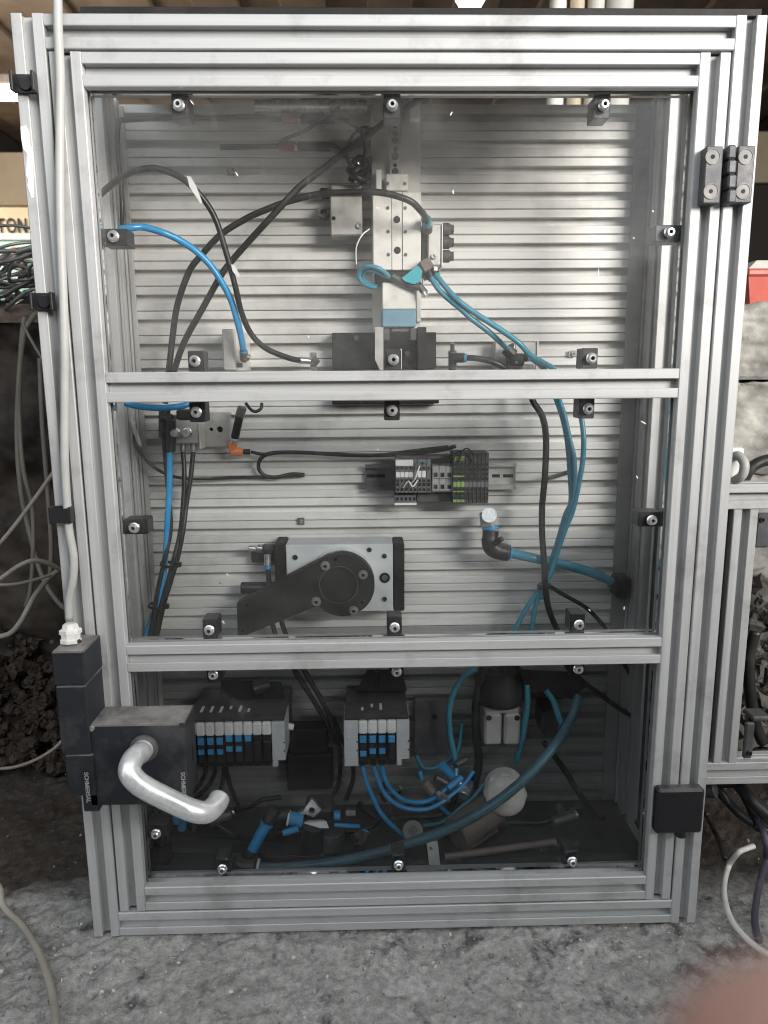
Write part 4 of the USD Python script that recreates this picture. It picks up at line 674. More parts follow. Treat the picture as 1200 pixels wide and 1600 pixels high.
# right part of the lower pane
t = thing('valve_motor', 'grey twin cylinder block under a big black cap in lower right', 'air cylinder', at(785, 1120, .17))
for a, b in ((757, 784), (788, 813)): obj('cylinder_block', pbox(a, 1117, b, 1165, .150, .205, .003), 'alu_plate', t)
obj('block_head', pbox(757, 1100, 813, 1116.6, .155, .207, .003), 'alu_plate', t)
for x, y in ((764, 1122), (808, 1122)): obj('block_hole', pcyl(x, y, 4.6, .1494, .1499, 14, 0), 'black_hole', t)
c = at(782, 1098, .165); obj('black_cap', lathe([(0, 0), (.030, 0), (.034, .006), (.034, .028), (.028, .046), (.014, .054), (0, .056)], (c[0], .172, c[2]), (0, 0, 1), 24), 'rubber', t)
t = thing('black_reservoir', 'wide black moulded housing behind the lower right clamp', 'housing', at(840, 1072, .18)); obj('housing', hull([at(x, y, d) for x, y, d in ((812, 1046, .15), (905, 1050, .15), (915, 1075, .15), (885, 1092, .15), (820, 1076, .15), (812, 1046, .207), (905, 1050, .207), (915, 1075, .207), (885, 1092, .207), (820, 1076, .207))]), 'rubber', t, 20); obj('side_block', pbox(848, 1112, 872, 1150, .16, .207, .003), 'rubber', t)
t = thing('filter_bowl', 'round off-white filter bowl glowing pale behind the thick hose', 'filter', at(793, 1252, .12)); bc = at(791, 1250, .104)
obj('bowl', lathe([(0, -.004), (.012, -.003), (.022, .001), (.0255, .006), (.0265, .012), (.0265, .04), (0, .041)], bc, (.12, 1, -.1), 24), 'bone', t, 40); obj('bowl_rim', lathe([(.0268, .014), (.0285, .015), (.0285, .026), (.0268, .027), (.0268, .014)], bc, (.12, 1, -.1), 8), 'bone', t, 20)
t = thing('round_tube', 'slanted brown metal tube lying beside the filter bowl', 'tube', at(735, 1300, .1)); obj('tube', cyl(zf(at(712, 1318, .095))+[0, 0, .012], at(772, 1262, .135)+[0, 0, .0], .0225, 24, .002), 'brown_metal', t); obj('guide_rod', cyl(at(733, 1327, .085), at(778, 1297, .1), .0022, 10), 'hinge_grey', t)
t = thing('steel_rod', 'long thin steel rod lying along the floor at lower right', 'rod', at(790, 1337, .08)); obj('rod', cyl(zf(at(695, 1346, .075))+[0, 0, .006], zf(at(868, 1323, .085))+[0, 0, .007], .0048, 12), 'brown_metal', t); obj('rod_tip', cyl(at(868, 1322, .085), at(905, 1317, .088), .0030, 10), 'steel_dark', t)
for P_ in ((845, 1327, 848, 1334), (853, 1325, 855, 1333)): obj('spring_clip', cyl(at(P_[0], P_[1], .074), at(P_[2], P_[3], .073), .0012, 8, 0), 'zinc', t)
t = thing('round_washer', 'pale round washer beneath the blue tubes at bottom centre', 'washer', at(645, 1297, .09)); obj('washer', lathe([(.006, 0), (.0125, 0), (.013, .001), (.013, .003), (.006, .003), (.006, 0)], at(645, 1299, .092), (0, -.6, .8), 20), 'hinge_cap', t); obj('washer_core', lathe([(0, 0), (.0058, 0), (.0058, .002), (0, .002)], at(645, 1299, .092), (0, -.6, .8), 14), 'steel_dark', t)
t = thing('lug_plate', 'small upright pale plate with one hole behind bottom clamp', 'bracket', at(676, 1335, .07)); obj('plate', pprism([(667, 1320), (684, 1318), (688, 1352), (671, 1354)], .072, .078, [(673, 1327, 3.5)]), 'pale_plastic', t, 20); obj('plate_hole', pcyl(673, 1327, 4, .0775, .0785, 12, 0), 'black_hole', t)
t = thing('tubing_tangle', 'tangle of small dark blue fittings right of the narrow valve manifold', 'air fitting', at(700, 1210, .16))
for a, b, r, mm in (((690, 1196, .15), (706, 1212, .16), .006, 'blue_plastic'), ((680, 1215, .15), (700, 1224, .15), .005, 'steel_dark'), ((712, 1196, .16), (728, 1186, .17), .005, 'steel_dark'), ((700, 1232, .14), (722, 1214, .15), .0045, 'blue_plastic'), ((662, 1222, .14), (676, 1238, .14), .0065, 'brown_metal'), ((684, 1240, .13), (702, 1250, .14), .004, 'zinc')): obj('fitting_body', cyl(at(*a), at(*b), r, 12, .0008), mm, t)
for P_, lab, r, mm in (([(745, 1045, .16), (725, 1058, .16), (710, 1080, .165), (702, 1110, .17), (704, 1150, .175), (712, 1190, .17), (712, 1215, .16)], 'dark teal tube arching left of the twin cylinder block', .0040, 'teal_tube'), ([(770, 1045, .16), (752, 1065, .16), (744, 1100, .165), (744, 1150, .17), (748, 1190, .175), (740, 1230, .17)], 'dark hose falling close beside the twin cylinder block', .0060, 'rubber'), ([(823, 1070, .15), (824, 1100, .15), (820, 1130, .155), (814, 1165, .165), (806, 1190, .17)], 'teal tube hanging right of the twin cylinder block', .0040, 'teal_tube'), ([(853, 1078, .15), (865, 1096, .145), (873, 1120, .14), (882, 1140, .14)], 'teal tube dropping from the black housing onto the thick hose', .0040, 'teal_tube'), ([(660, 1290, .12), (690, 1285, .13), (720, 1262, .14), (748, 1236, .15), (770, 1205, .165)], 'thin dark tube running up right above the brown tube', .0026, 'teal_tube'), ([(905, 1060, .16), (930, 1080, .165), (965, 1105, .17), (985, 1118, .175), (1010, 1135, .18)], 'dark cable going right from the lower right clamp', .0036, 'rubber'), ([(965, 1020, .18), (985, 1055, .18), (1000, 1085, .185), (1012, 1110, .19)], 'dark cable hugging right end of the lower pane', .0030, 'rubber')):
    hose('lower_hose', P_, 0, r, mm, lab, 'hose')
t = thing('wall_plate', 'grey square mounting plate with one hole right of the narrow valve manifold', 'bracket', at(685, 1135, .2)); obj('plate', pbox(647, 1092, 700, 1180, .199, D0, .001), 'hinge_grey', t); obj('plate_hole', pcyl(679, 1120, 4.6, .1984, .1989, 14, 0), 'black_hole', t)
t = thing('silencer', 'small bronze silencer screwed in right end of the wide valve manifold', 'silencer', at(456, 1135, .15)); obj('silencer_body', cyl(at(447, 1134, .15), at(459, 1136, .15), .0042, 12), 'bone', t); obj('silencer_nut', cyl(at(446, 1134, .15), at(449, 1134.5, .15), .006, 6), 'steel_dark', t)
t = thing('dark_box', 'dull dark box behind right end of the wide valve manifold', 'box', at(490, 1160, .19)); obj('box_body', pbox(450, 1140, 512, 1178, .18, .208, .002), 'grey_plate_dark', t); obj('box_lid', pbox(448, 1180, 520, 1235, .185, .208, .002), 'grey_plate_dark', t)

CL = [([(240, 1240), (262, 1262), (300, 1275), (340, 1290), (372, 1312)], .13, .0042, 'rubber', 'black cable lying across back left of the cabinet floor'), ([(300, 1282), (340, 1268), (385, 1262), (410, 1250), (440, 1245)], .16, .0034, 'rubber', 'thin black cable rising behind the blue coupler'),
      ([(430, 1300), (470, 1322), (520, 1318), (570, 1300), (600, 1275)], .14, .0046, 'rubber', 'black cable looping behind the regulator'), ([(560, 1255), (590, 1285), (640, 1290), (690, 1272), (715, 1240)], .17, .0040, 'rubber', 'black cable sagging under the middle blue tubes'),
      ([(655, 1205), (668, 1235), (690, 1262), (720, 1280), (748, 1268)], .15, .0030, 'blue_tube', 'thin blue tube curling down left of the brown tube'), ([(700, 1340), (740, 1322), (800, 1318), (850, 1300), (905, 1260)], .15, .0050, 'rubber', 'black cable lying behind the steel rod at lower right'),
      ([(850, 1160), (880, 1200), (905, 1240), (930, 1290), (940, 1330)], .16, .0042, 'rubber', 'black cable hanging at right of the filter bowl'), ([(520, 1120), (532, 1150), (548, 1180), (552, 1215), (540, 1250)], .19, .0034, 'rubber', 'black cable passing left of the narrow valve manifold'), ([(650, 1180), (662, 1200), (690, 1196), (715, 1170), (722, 1130)], .19, .0032, 'teal_tube', 'teal tube bent below the square mounting plate')]
for P_, d, r, mm, lab in CL: obj('loose_cable', tube(spline([zf(at(x, y, d))+[0, 0, r if at(x, y, d)[2] < ZF+.004 else 0] for x, y in P_], 8), r, 9), mm, None, True, lab, 'cable')
for k, (x, y, d, mm, lab) in enumerate(((300, 1300, .12, 'black_plastic', 'black tee fitting lying left on the cabinet floor'), (345, 1287, .13, 'steel_dark', 'dull steel coupling lying below the lever handle'), (566, 1325, .09, 'black_plastic', 'black tee fitting lying just right of regulator'), (610, 1250, .18, 'black_plastic', 'black fitting behind the leftmost blue tube'), (728, 1245, .15, 'zinc', 'small bright fitting beside the tubing tangle'), (880, 1290, .13, 'steel_dark', 'dull steel coupling right of filter bowl'))):
    c = zf(at(x, y, d))+[0, 0, .010]; a = rng.uniform(0, 3.1); u = np.array([math.cos(a), .6*math.sin(a), .2]); v_ = np.array([-u[1], u[0], .5])
    t = thing('loose_fitting', lab, 'air fitting', c); obj('barrel', cyl(c-u*.016, c+u*.016, .0075, 14, .001), mm, t); obj('branch', cyl(c, c+v_*.018, .0062, 12, .001), mm, t); obj('collar', cyl(c+u*.0162, c+u*.0200, .0066, 12), 'blue_tube' if k % 2 == 0 else 'steel', t)

# ================================================================ around the enclosure
# low wall behind: soaked dark on the left, bare broken blocks on the right
def rough_block(x0, x1, y0, y1, z0, z1, amp, sc, seed, res=.012):
    m = trimesh.creation.box(bounds=[[x0, y0, z0], [x1, y1, z1]])
    v, f = trimesh.remesh.subdivide_to_size(m.vertices, m.faces, res*2.2); m = trimesh.Trimesh(v, f); m.merge_vertices(); n = m.vertex_normals
    m.vertices = m.vertices + n*((meshkit.fbm(m.vertices*sc, 4, seed)-.5)*amp)[:, None]; return m
bw = thing('concrete_block_wall', 'low wall of bare crumbling concrete blocks behind right side of enclosure', 'wall', (.7, .6, 0))
zz = at(1180, 478, .52)[2]
for k, (a, b) in enumerate(((zz-.125, zz), (zz-.29, zz-.128), (zz-.46, zz-.293), (zz-.62, zz-.463), (-.01, zz-.623))):
    obj('concrete_block', rough_block(.40, 1.45, .52+.008*(k % 2), .74, a, b, .055, 17, 5+k, .008), 'concrete_block', bw, 50)
ew = thing('dark_earth_bank', 'tall dark bank of soaked brown earth behind left side of enclosure', 'earth bank', (-.8, .7, 0)); zl = at(0, 488, .52)[2]
obj('bank', rough_block(-1.9, -.28, .52, .9, -.02, zl, .13, 9, 21, .011), 'soaked_earth', ew, 60)
cr_ = obj('crust', rough_block(-1.9, -.28, .50, .9, zl-.018, zl+.006, .030, 22, 22, .010), 'earth_crust', ew, 60)
# rubble at its foot
rb = thing('rubble_heap', 'heap of rusty crumbling rubble at foot of the dark bank', 'rubble', (-.62, .45, 0), kind='stuff'); ms = []
for k in range(900):
    x = rng.normal(-.66, .16); y = rng.uniform(.36, .54); h = max(0, .20*math.exp(-((x+.68)/.18)**2)*(y-.33)/.2)
    s = rng.uniform(.003, .014); b = trimesh.creation.icosphere(1, s); b.vertices *= rng.uniform(.5, 1.3, 3); b.vertices += rng.normal(0, s*.22, b.vertices.shape); b.apply_transform(trimesh.transformations.random_rotation_matrix(rng.random(3))); b.apply_translation((x, y, h*rng.uniform(.5, 1))); ms.append(b)
obj('rubble', ms, 'rust_debris', rb, False, kind='stuff')
rb2 = thing('broken_plaster', 'pale broken plaster debris lying behind the second machine frame', 'rubble', (.75, .45, .3), kind='stuff'); ms = []
for k in range(420):
    x = rng.uniform(.55, .95); y = rng.uniform(.34, .52); h = (y-.33)/.19*.40*rng.uniform(.3, 1)
    s = rng.uniform(.004, .022); b = trimesh.creation.icosphere(1, s); b.vertices *= rng.uniform(.4, 1.3, 3); b.vertices += rng.normal(0, s*.22, b.vertices.shape); b.apply_transform(trimesh.transformations.random_rotation_matrix(rng.random(3))); b.apply_translation((x, y, h)); ms.append(b)
obj('debris', ms, 'soaked_rubble', rb2, False, kind='stuff')
# scrap cable heap on the left bank
hp = thing('cable_heap', 'tangled heap of grey scrap cables lying on the dark bank', 'cable heap', (-.72, .6, zl), kind='stuff'); ms = []
for k in range(150):
    c = np.array([rng.uniform(-1.15, -.44), rng.uniform(.50, .80), 0]); hh = .10*math.exp(-((c[0]+.72)/.28)**2)+.015; c[2] = zl+.008+hh*rng.random()
    a = rng.uniform(0, 6.28); r = rng.uniform(.03, .13); Pp = []
    for t_ in np.linspace(0, rng.uniform(1.5, 4.5), 6): Pp.append(c+[r*math.cos(a+t_)*1.1, r*.7*math.sin(a+t_), .016*math.sin(2*t_+a)+rng.uniform(0, .02)])
    ms.append(tube(spline(Pp, 4), rng.uniform(.0022, .0048), 6))
obj('strands', ms, 'grey_strand', hp, True, kind='stuff')
OC = 'old cables hanging down the dark bank'
for P_, lab, r in (([(55, 490, .47), (38, 520, .45), (30, 590, .45), (27, 680, .45), (32, 760, .44), (46, 830, .44), (66, 900, .42), (95, 945, .40), (120, 955, .40)], 'old grey cable hanging in a long curve down dark bank near the post', .0042), ([(38, 495, .46), (33, 540, .45), (30, 640, .45), (36, 730, .44), (50, 790, .44), (52, 850, .43), (48, 920, .42), (40, 948, .42)], 'second old grey cable hanging close beside the long curved one', .0036), ([(62, 560, .46), (66, 660, .45), (74, 760, .45), (80, 850, .44), (78, 900, .43)], 'old cable hanging straight right behind the left post', .0038), ([(35, 505, .45), (48, 530, .44), (66, 560, .43), (90, 590, .43)], 'thin old cable slanting from the cable heap behind left post', .0024), ([(86, 735, .30), (50, 785, .30), (20, 825, .30), (-10, 860, .30)], 'straight pale cable slanting down left from behind the post', .0030), ([(-10, 912, .28), (10, 898, .28), (30, 884, .28), (52, 876, .29), (75, 880, .31), (95, 890, .33)], 'pale cable arching in from left edge above a straight one', .0036), ([(-10, 914, .30), (20, 913, .30), (50, 907, .31), (80, 898, .33)], 'straight pale cable coming from left edge just below arched one', .0024), ([(-10, 996, .28), (15, 990, .28), (32, 972, .28), (44, 950, .29), (55, 930, .31), (75, 905, .34), (95, 888, .36)], 'pale cable curling up from left edge at rubble height', .0040), ([(-10, 1202, .36), (25, 1198, .34), (60, 1185, .33), (90, 1165, .33), (110, 1140, .34)], 'pale thin cable lying across dark floor left of the lock', .0026)):
    hose('old_cable', P_, 0, r, 'cable_tan' if 'pale' in lab else 'old_cable', lab, 'cable')
obj('floor_cable', tube(spline([atz(x, y, z) for x, y, z in ((-12, 1372, .03), (0, 1390, .022), (2, 1408, .014), (12, 1424, .008), (30, 1440, .006), (48, 1464, .006), (64, 1496, .006), (76, 1530, .006), (84, 1566, .006), (87, 1600, .006), (86, 1660, .006))], 6), .0040, 9), 'cable_tan', None, True, 'grey-brown cable curving along the floor in bottom left corner', 'cable')
# grit and swarf on the concrete in front
ms = {'a': [], 'b': [], 'c': []}
for k in range(6500):
    x, y = rng.uniform(-.62, .62), rng.uniform(-.26, .02) if rng.random() < .85 else rng.uniform(.0, .4)
    if abs(x) < HW+.01 and y > -.006: continue
    s_ = .0005+.0020*rng.random()**6; g_ = trimesh.creation.icosahedron(); g_.vertices = g_.vertices*s_*rng.uniform(.35, 1.5, 3)+rng.normal(0, s_*.15, (12, 3)); g_.apply_transform(trimesh.transformations.random_rotation_matrix(rng.random(3))); g_.apply_translation((x, y, s_*.3+.0005)); ms['aabbbc'[int(rng.integers(6))]].append(g_)
gr = thing('floor_grit', 'loose grit and metal swarf scattered over the floor in front', 'grit', (0, -.1, 0), kind='stuff')
for k, mm in (('a', 'concrete_block'), ('b', 'grey_strand'), ('c', 'paint_white')): obj('grit', ms[k], mm, gr, False, kind='stuff')
# --- second machine frame at right
sm = thing('second_machine_frame', 'second aluminium profile frame standing close at right edge', 'machine frame', (.6, .1, .1)); y2 = .095
zt3 = at(1150, 757, y2)[2]; zb3 = at(1150, 1192, y2)[2]; xl = at(1113, 780, y2)[0]; xp = at(1166, 830, y2)[0]
obj('top_bar', [bar('x', xl, 1.1, y2+P/2, zt3-P/2), ], 'alu_bar_flat', sm); obj('bottom_bar', bar('x', xl-.01, 1.1, y2+P/2, zb3-P/2), 'alu_bar_flat', sm)
obj('upright', bar('z', zb3+.0003, zt3-P-.0003, xp-.002, y2+P/2), 'alu_bar', sm); obj('upright', bar('z', zb3+.0003, zt3-P-.0003, 1.08, y2+P/2), 'alu_bar', sm)
obj('rear_upright', bar('z', zb3+.0003, zt3-P-.0003, xp-.045, y2+.14), 'alu_bar', sm)
obj('side_panel', box(at(1098, 1000, y2)[0], xp-.0175, y2+.012, y2+.016, zb3+.001, zt3-P-.001, .0005), 'black_hole', sm); obj('infill_panel', box(xp+.0135, xp+.0175, y2+.028, y2+.20, zb3+.001, zt3-P-.001, .0005), 'grey_plate_dark', sm)  # first sheet is black to stand in for the shadow gap between the frames
for x in (.62, 1.05): obj('foot', cyl((x, y2+P/2, 0), (x, y2+P/2, zb3-P-.0003), .011, 14), 'black_plastic', sm)
pl = obj('corner_plate', pbox(1182, 802, 1204, 856, y2+.004, y2+.010, .002), 'hinge_grey', sm); obj('corner_plate', pbox(1164, 1130, 1178, 1186, y2+.004, y2+.010, .002), 'hinge_grey', sm); obj('shelf', pbox(1176, 1120, 1206, 1128, y2+.004, y2+.03, .002), 'hinge_grey', sm)
for x, y in ((1190, 812), (1170, 1176)): obj('plate_bolt', pscrew(x, y, 4, y2+.0038, .003), 'black_plastic', pl)
obj('top_box', pbox(1138, 700, 1162, 752, y2+.01, y2+.06, .002), 'pale_plastic', sm)
hose('grey_handle_cable', [(1143, 716, .11), (1153, 712, .10), (1163, 724, .09), (1160, 742, .09), (1148, 751, .10)], 0, .0055, 'cable_grey', 'short grey cable loop on top of second frame', 'cable')
hose('black_loom', [(1158, 760, .14), (1170, 735, .16), (1188, 722, .17), (1215, 716, .18)], 0, .0075, 'rubber', 'black cable loom arching over top bar of second frame', 'cable loom')
hose('black_loom', [(1180, 985, .2), (1170, 1030, .2), (1172, 1080, .2), (1180, 1130, .2), (1192, 1160, .2)], 0, .0080, 'rubber', 'black cable loom inside the second frame', 'cable loom')
for P_, lab, r, mm in (([(1098, 1232, .16), (1125, 1222, .15), (1155, 1225, .13), (1180, 1255, .10), (1215, 1290, .08)], 'thick black cable sagging under the second frame', .0085, 'rubber'), ([(1135, 1215, .16), (1160, 1235, .14), (1178, 1270, .12), (1188, 1295, .10)], 'black cable bundle dropping from under second frame', .0075, 'rubber'), ([(1110, 1220, .15), (1135, 1250, .14), (1160, 1275, .12), (1200, 1300, .10)], 'lower black cable lying on floor beneath second frame', .0060, 'rubber'), ([(1104, 1272, .08), (1115, 1295, .07), (1126, 1320, .06), (1133, 1342, .06)], 'short stiff black cable end beside the lower hinge', .0036, 'rubber'), ([(1178, 1322, .09), (1164, 1327, .085), (1153, 1333, .08), (1139, 1353, 0), (1132, 1380, 0), (1133, 1407, 0), (1143, 1437, 0), (1163, 1463, 0), (1187, 1483, 0), (1212, 1497, 0)], 'cream cable making a big loop on floor at right', .0034, 'gland_white'), ([(1184, 1278, .1), (1193, 1300, .095), (1198, 1322, .09), (1197, 1345, 0), (1189, 1373, 0), (1182, 1407, 0), (1179, 1440, 0), (1186, 1470, 0)], 'violet and white cable lying on floor at right edge', .0042, 'violet_cable')):
    obj('floor_cable', tube(spline([at(*q_) if len(q_) == 3 and q_[2] > .07 and q_[1] < 1340 else atz(q_[0], q_[1], r+.003) for q_ in P_], 8), r, 10), mm, None, True, lab, 'cable')
t = thing('grey_pipe_end', 'short grey pipe end poking out below second frame', 'pipe', at(1110, 1238, .12)); obj('pipe', cyl(at(1096, 1234, .13), at(1118, 1234, .12), .0105, 14), 'hinge_grey', t); obj('pipe_band', cyl(at(1100, 1234, .129), at(1104, 1234, .127), .0112, 14), 'steel_dark', t)
# --- red bin standing on the block wall
rbx = thing('red_bin', 'red plastic bin with grey-white lid standing on the block wall', 'bin', (.78, .66, zz))
X0, X1 = at(1166, 450, .58)[0], at(1290, 450, .58)[0]; zlid = at(1185, 432, .58)[2]
obj('bin_body', hull([(X0+.012, .585, zz+.004), (X1-.01, .585, zz+.004), (X0+.012, .70, zz+.004), (X1-.01, .70, zz+.004), (X0, .575, zlid), (X1, .575, zlid), (X0, .72, zlid), (X1, .72, zlid)]), 'red_bin', rbx, 20)
obj('bin_rim', box(X0-.004, X1+.004, .570, .725, zlid, zlid+.012, .003), 'red_bin', rbx); obj('bin_lid', hull([(X0-.002, .572, zlid+.0125), (X1, .572, zlid+.0125), (X0-.002, .72, zlid+.0125), (X1, .72, zlid+.0125), (X0+.025, .60, zlid+.03), (X1, .60, zlid+.03), (X0+.025, .70, zlid+.03), (X1, .70, zlid+.03)]), 'paint_white', rbx, 20)
# --- things farther off, in the shed
def far(px, py, d): return at(px, py, d)
def fbox(x0, y0, x1, y1, df, dep, b=.005): return pbox(x0, y0, x1, y1, df, df+dep, b)
sg = thing('beige_wall', 'beige painted wall panel far behind at left', 'wall', far(0, 290, 5)); obj('panel', fbox(-700, 238, 330, 560, 6.0, .1), 'beige_paint', sg); obj('wall_ledge', fbox(-700, 316, 330, 321, 5.93, .06), 'beige_paint', sg)
tk = thing('parked_truck', 'pale truck cab with teal windscreen and black letters beyond cable heap', 'truck', far(0, 400, 4.2))
obj('cab', fbox(-420, 320, 300, 620, 4.3, 1.8, .08), 'beige_paint', tk); ws = obj('windscreen', fbox(-380, 372, 260, 470, 4.27, .025, .01), 'truck_glass', tk); obj('windscreen_frame', hull([far(-390, 362, 4.24), far(270, 366, 4.24), far(-390, 372, 4.24), far(270, 376, 4.24), far(-390, 362, 4.29), far(270, 366, 4.29), far(-390, 372, 4.29), far(270, 376, 4.29)]), 'grey_plastic', ws); obj('dashboard_item', fbox(14, 385, 34, 420, 4.2, .06, .02), 'orange_plastic', tk)
lt = meshkit.text_mesh('TON', 1, .05, bold=True); lt.vertices[:, 0] *= .78; s_ = (far(0, 342, 4.3)[2]-far(0, 364, 4.3)[2]); o = far(-4, 364, 4.297); v = lt.vertices*s_; lt.vertices = np.stack([o[0]+v[:, 0], o[1]-.01-v[:, 2]*.2, o[2]+v[:, 1]], 1); lt.invert(); lt = lt if lt.volume > 0 else (lt.invert() or lt)
obj('lettering', lt, 'black_hole', tk, False)
for x in (-330, 200): obj('wheel', cyl((far(x, 700, 4.5)[0], 4.4, .42), (far(x, 700, 4.5)[0]+.25, 4.4, .42), .42, 24), 'rubber', tk)
t = thing('dark_doorway', 'dark doors in pale wall far behind at right', 'wall', far(1180, 300, 5)); obj('wall_panel', fbox(1100, 205, 1700, 285, 5.0, .1), 'beige_paint', t)
for k in range(4): obj('door_leaf', fbox(1104+k*60, 288, 1160+k*60, 640, 5.0, .08), 'dark_wall', t)
for k, (a, b, mm, lab) in enumerate(((862, 888, 'bone', 'leftmost pale cylinder bottle above the top plate'), (894, 916, 'beige_paint', 'yellowish cylinder between two pale ones above top plate'), (922, 948, 'paint_white', 'white cylinder third from left above the top plate'), (954, 996, 'paint_white', 'widest white cylinder at right above the top plate'))):
    c = far((a+b)/2, 10, 1.6); r = (far(b, 10, 1.6)[0]-far(a, 10, 1.6)[0])/2
    t = thing('pale_post', lab, 'post', (c[0], 1.6, 0), 'posts behind the enclosure'); obj('shaft', cyl((c[0], 1.6+r, 0), (c[0], 1.6+r, 2.7), r, 24), mm, t); obj('band', cyl((c[0], 1.6+r, 1.38), (c[0], 1.6+r, 1.40), r+.002, 24), 'hinge_grey', t)
t = thing('strip_lamp', 'lit strip lamp on the brown ceiling at far left', 'ceiling lamp', far(0, 142, 4)); a, b = far(-160, 143, 4.0), far(30, 143, 4.0); obj('diffuser', box(a[0], b[0], 3.98, 4.06, a[2]-.035, a[2]+.035, .01), 'lamp_glow', t); obj('housing', box(a[0]-.02, b[0]+.02, 3.97, 4.08, a[2]+.036, a[2]+.09, .01), 'brown_metal', t); obj('hanger', box(b[0]-.5, b[0]-.47, 4.0, 4.03, a[2]+.0905, 2.73, .004), 'dark_wall', t)
t = thing('bay_lamp', 'small lit lamp just above middle of the top beam', 'ceiling lamp', far(735, 4, 3.3)); c = far(735, -2, 3.3); obj('bulb', lathe([(0, 0), (.05, .01), (.075, .05), (.07, .10), (.04, .14), (0, .14)], c-[0, 0, .05], (0, 0, 1), 20), 'lamp_glow', t); obj('stem', cyl(c+[0, 0, .09], (c[0], c[1], 2.72), .02, 10), 'dark_wall', t)

# ================================================================ the photographer, whose fingertip strays into the corner of the picture
def skin_body(bones, edge, it=12):
    """One continuous smoothed surface over tapered bones ((p, rp), (q, rq))."""
    parts = []
    for (p, rp), (q, rq) in bones:
        a = manifold3d.Manifold.sphere(rp, 20).translate(tuple(map(float, p))); b = manifold3d.Manifold.sphere(rq, 20).translate(tuple(map(float, q)))
        parts.append(manifold3d.Manifold.batch_hull([a, b]))
    m = manifold3d.Manifold.batch_boolean(parts, manifold3d.OpType.Add).refine_to_length(edge).to_mesh()
    t = trimesh.Trimesh(m.vert_properties[:, :3], m.tri_verts); trimesh.smoothing.filter_taubin(t, iterations=it); return t
pp = thing('person', 'blurred pink fingertip of the photographer in lower right corner, rest out of frame', 'person', (.42, -1.1, 0))
A = lambda *p: np.array(p, float)
L = lambda r, u, f: CAM + RGT*r + UP*u + FWD*f
pel, che, nek, hed = A(.25, -1.24, .36), A(.24, -1.17, .76), A(.23, -1.13, .97), A(.22, -1.10, 1.12)
shR, shL, elR, elL = A(.45, -1.14, .90), A(.03, -1.14, .90), A(.34, -1.00, .58), A(-.06, -1.06, .56)
wrR, wrL = L(.078, -.145, -.060), L(-.100, -.150, -.055)
body = [((pel, .15), (A(.245, -1.20, .56), .135)), ((A(.245, -1.20, .56), .135), (che, .15)), ((shR-A(.03, 0, 0), .075), (shL+A(.03, 0, 0), .075)), ((che, .14), (nek-A(0, 0, .05), .08)),
        ((shR, .062), (elR, .045)), ((elR, .045), (wrR, .030)), ((shL, .062), (elL, .045)), ((elL, .045), (wrL, .030))]
for s_, hx, kx, fx in ((-1, .15, -.06, .05), (1, .35, .56, .46)):
    hip, kn, an = A(hx, -1.20, .35), A(kx, -.88, .46), A(fx, -1.03, .09)
    body += [((hip, .095), (kn, .062)), ((kn, .060), (an, .042))]
obj('clothes', skin_body(body, .02), 'cloth_dark', pp, True)
for fx in (.05, .46): obj('shoe', skin_body([((A(fx, -1.05, .05), .048), (A(fx, -.93, .038), .036)), ((A(fx, -.93, .038), .036), (A(fx, -.87, .034), .030))], .012, 6), 'black_plastic', pp, True)
hd_b = [((hed+A(0, -.012, .012), .088), (hed+A(0, .025, -.03), .068)), ((hed+A(0, .04, -.085), .036), (hed+A(0, .02, -.04), .06)), ((nek, .055), (hed-A(0, .01, .04), .056)), ((hed+A(0, .098, -.022), .011), (hed+A(0, .085, .015), .010)), ((hed+A(.083, -.01, -.005), .014), (hed+A(.083, -.016, -.04), .010)), ((hed+A(-.083, -.01, -.005), .014), (hed+A(-.083, -.016, -.04), .010)), ((hed+A(-.018, .078, -.062), .009), (hed+A(.018, .078, -.062), .009))]
face = obj('head', skin_body(hd_b, .008, 5), 'skin', pp, True)
for x in (-.031, .031): obj('eye', cyl(hed+A(x, .074, .004), hed+A(x, .086, .004), .010, 14, .004), 'pale_plastic', face)
obj('hair', skin_body([((hed+A(0, -.025, .03), .090), (hed+A(0, .0, .04), .084)), ((hed+A(0, -.03, .02), .088), (hed+A(0, -.04, -.03), .07))], .01, 4), 'hair', pp, True)
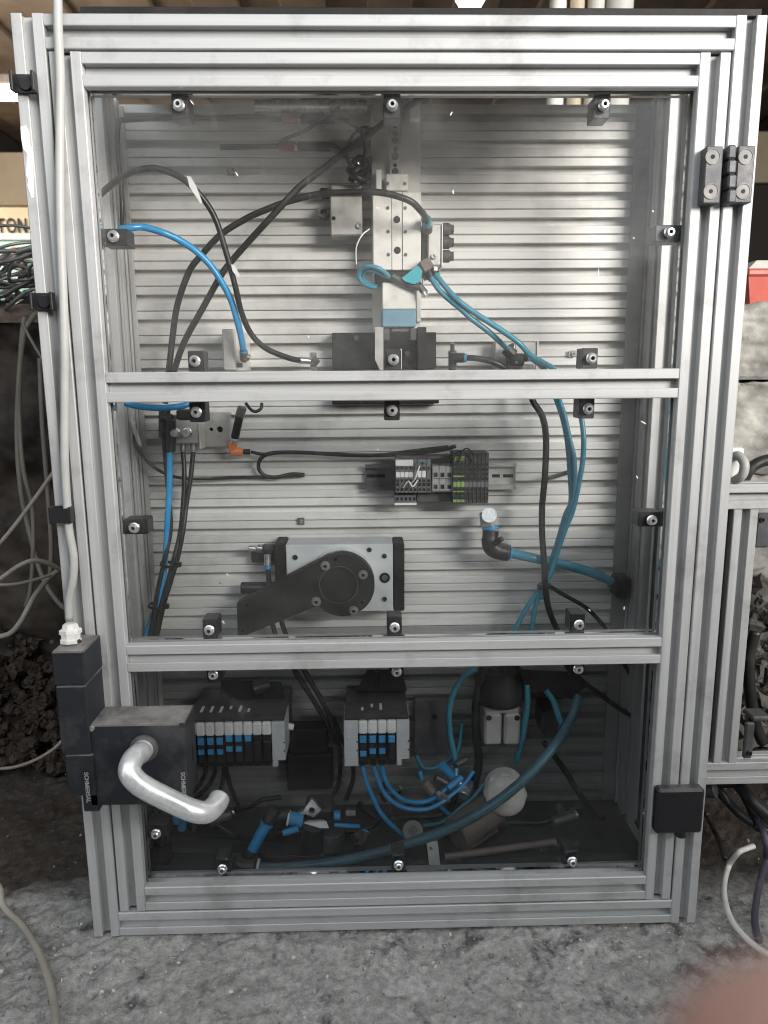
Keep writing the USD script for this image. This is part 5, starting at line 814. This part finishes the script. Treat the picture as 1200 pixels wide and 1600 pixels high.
def hand(w, palm, fingers, thumb):
    """A palm from the wrist and five separate chains of knuckles."""
    b = [((w, .026), (palm[0], .024))]
    for q in palm[1:]: b.append(((palm[0], .018), (q, .0125)))
    for a, c in zip(palm[1:-1], palm[2:]): b.append(((a, .0115), (c, .0115)))
    for ch in fingers+[thumb]:
        rr = np.linspace(.0098, .0076, len(ch)); b += [((ch[i], rr[i]), (ch[i+1], rr[i+1])) for i in range(len(ch)-1)]
    return skin_body(b, .003, 8)
tip = L(.0188, -.0271, .0310)
fR = [[L(.046, -.050, -.004), L(.047, -.044, .016), L(.034, -.036, .030), tip], [L(.044, -.073, -.006), L(.034, -.072, .014), L(.012, -.070, .016), L(-.004, -.070, .013)], [L(.044, -.093, -.008), L(.034, -.092, .012), L(.012, -.091, .015), L(-.002, -.091, .012)], [L(.044, -.111, -.010), L(.034, -.111, .009), L(.016, -.111, .012), L(.004, -.112, .010)]]
obj('hand', hand(wrR, [L(.060, -.105, -.028)]+[f_[0] for f_ in fR], fR, [L(.056, -.095, -.034), L(.040, -.075, -.036), L(.018, -.062, -.028), L(.002, -.058, -.0225)]), 'skin', pp, True)
fL = [[L(-.080, -.060+.0-.019*k, -.010), L(-.081, -.060-.019*k, .010), L(-.062, -.060-.019*k, .0145), L(-.045, -.061-.019*k, .0125)] for k in range(4)]
obj('hand', hand(wrL, [L(-.088, -.108, -.030)]+[f_[0] for f_ in fL], fL, [L(-.086, -.098, -.036), L(-.076, -.080, -.038), L(-.058, -.068, -.030), L(-.044, -.064, -.0225)]), 'skin', pp, True)
ph = thing('phone', 'dark mobile phone held out of frame by the crouching person', 'phone', L(-.026, -.055, -.009))
pv = box(-.037, .037, -.0035, .0035, -.075, .075, .003).vertices; C = L(-.026, -.055, -.0078)
obj('phone_body', hull([C+RGT*x+UP*z+FWD*y for x, y, z in pv]), 'black_plastic', ph)
C2 = L(-.026, -.055, -.01165); obj('phone_screen', hull([C2+RGT*x*.94+UP*z*.96+FWD*y*.05 for x, y, z in pv]), 'truck_glass', ph)
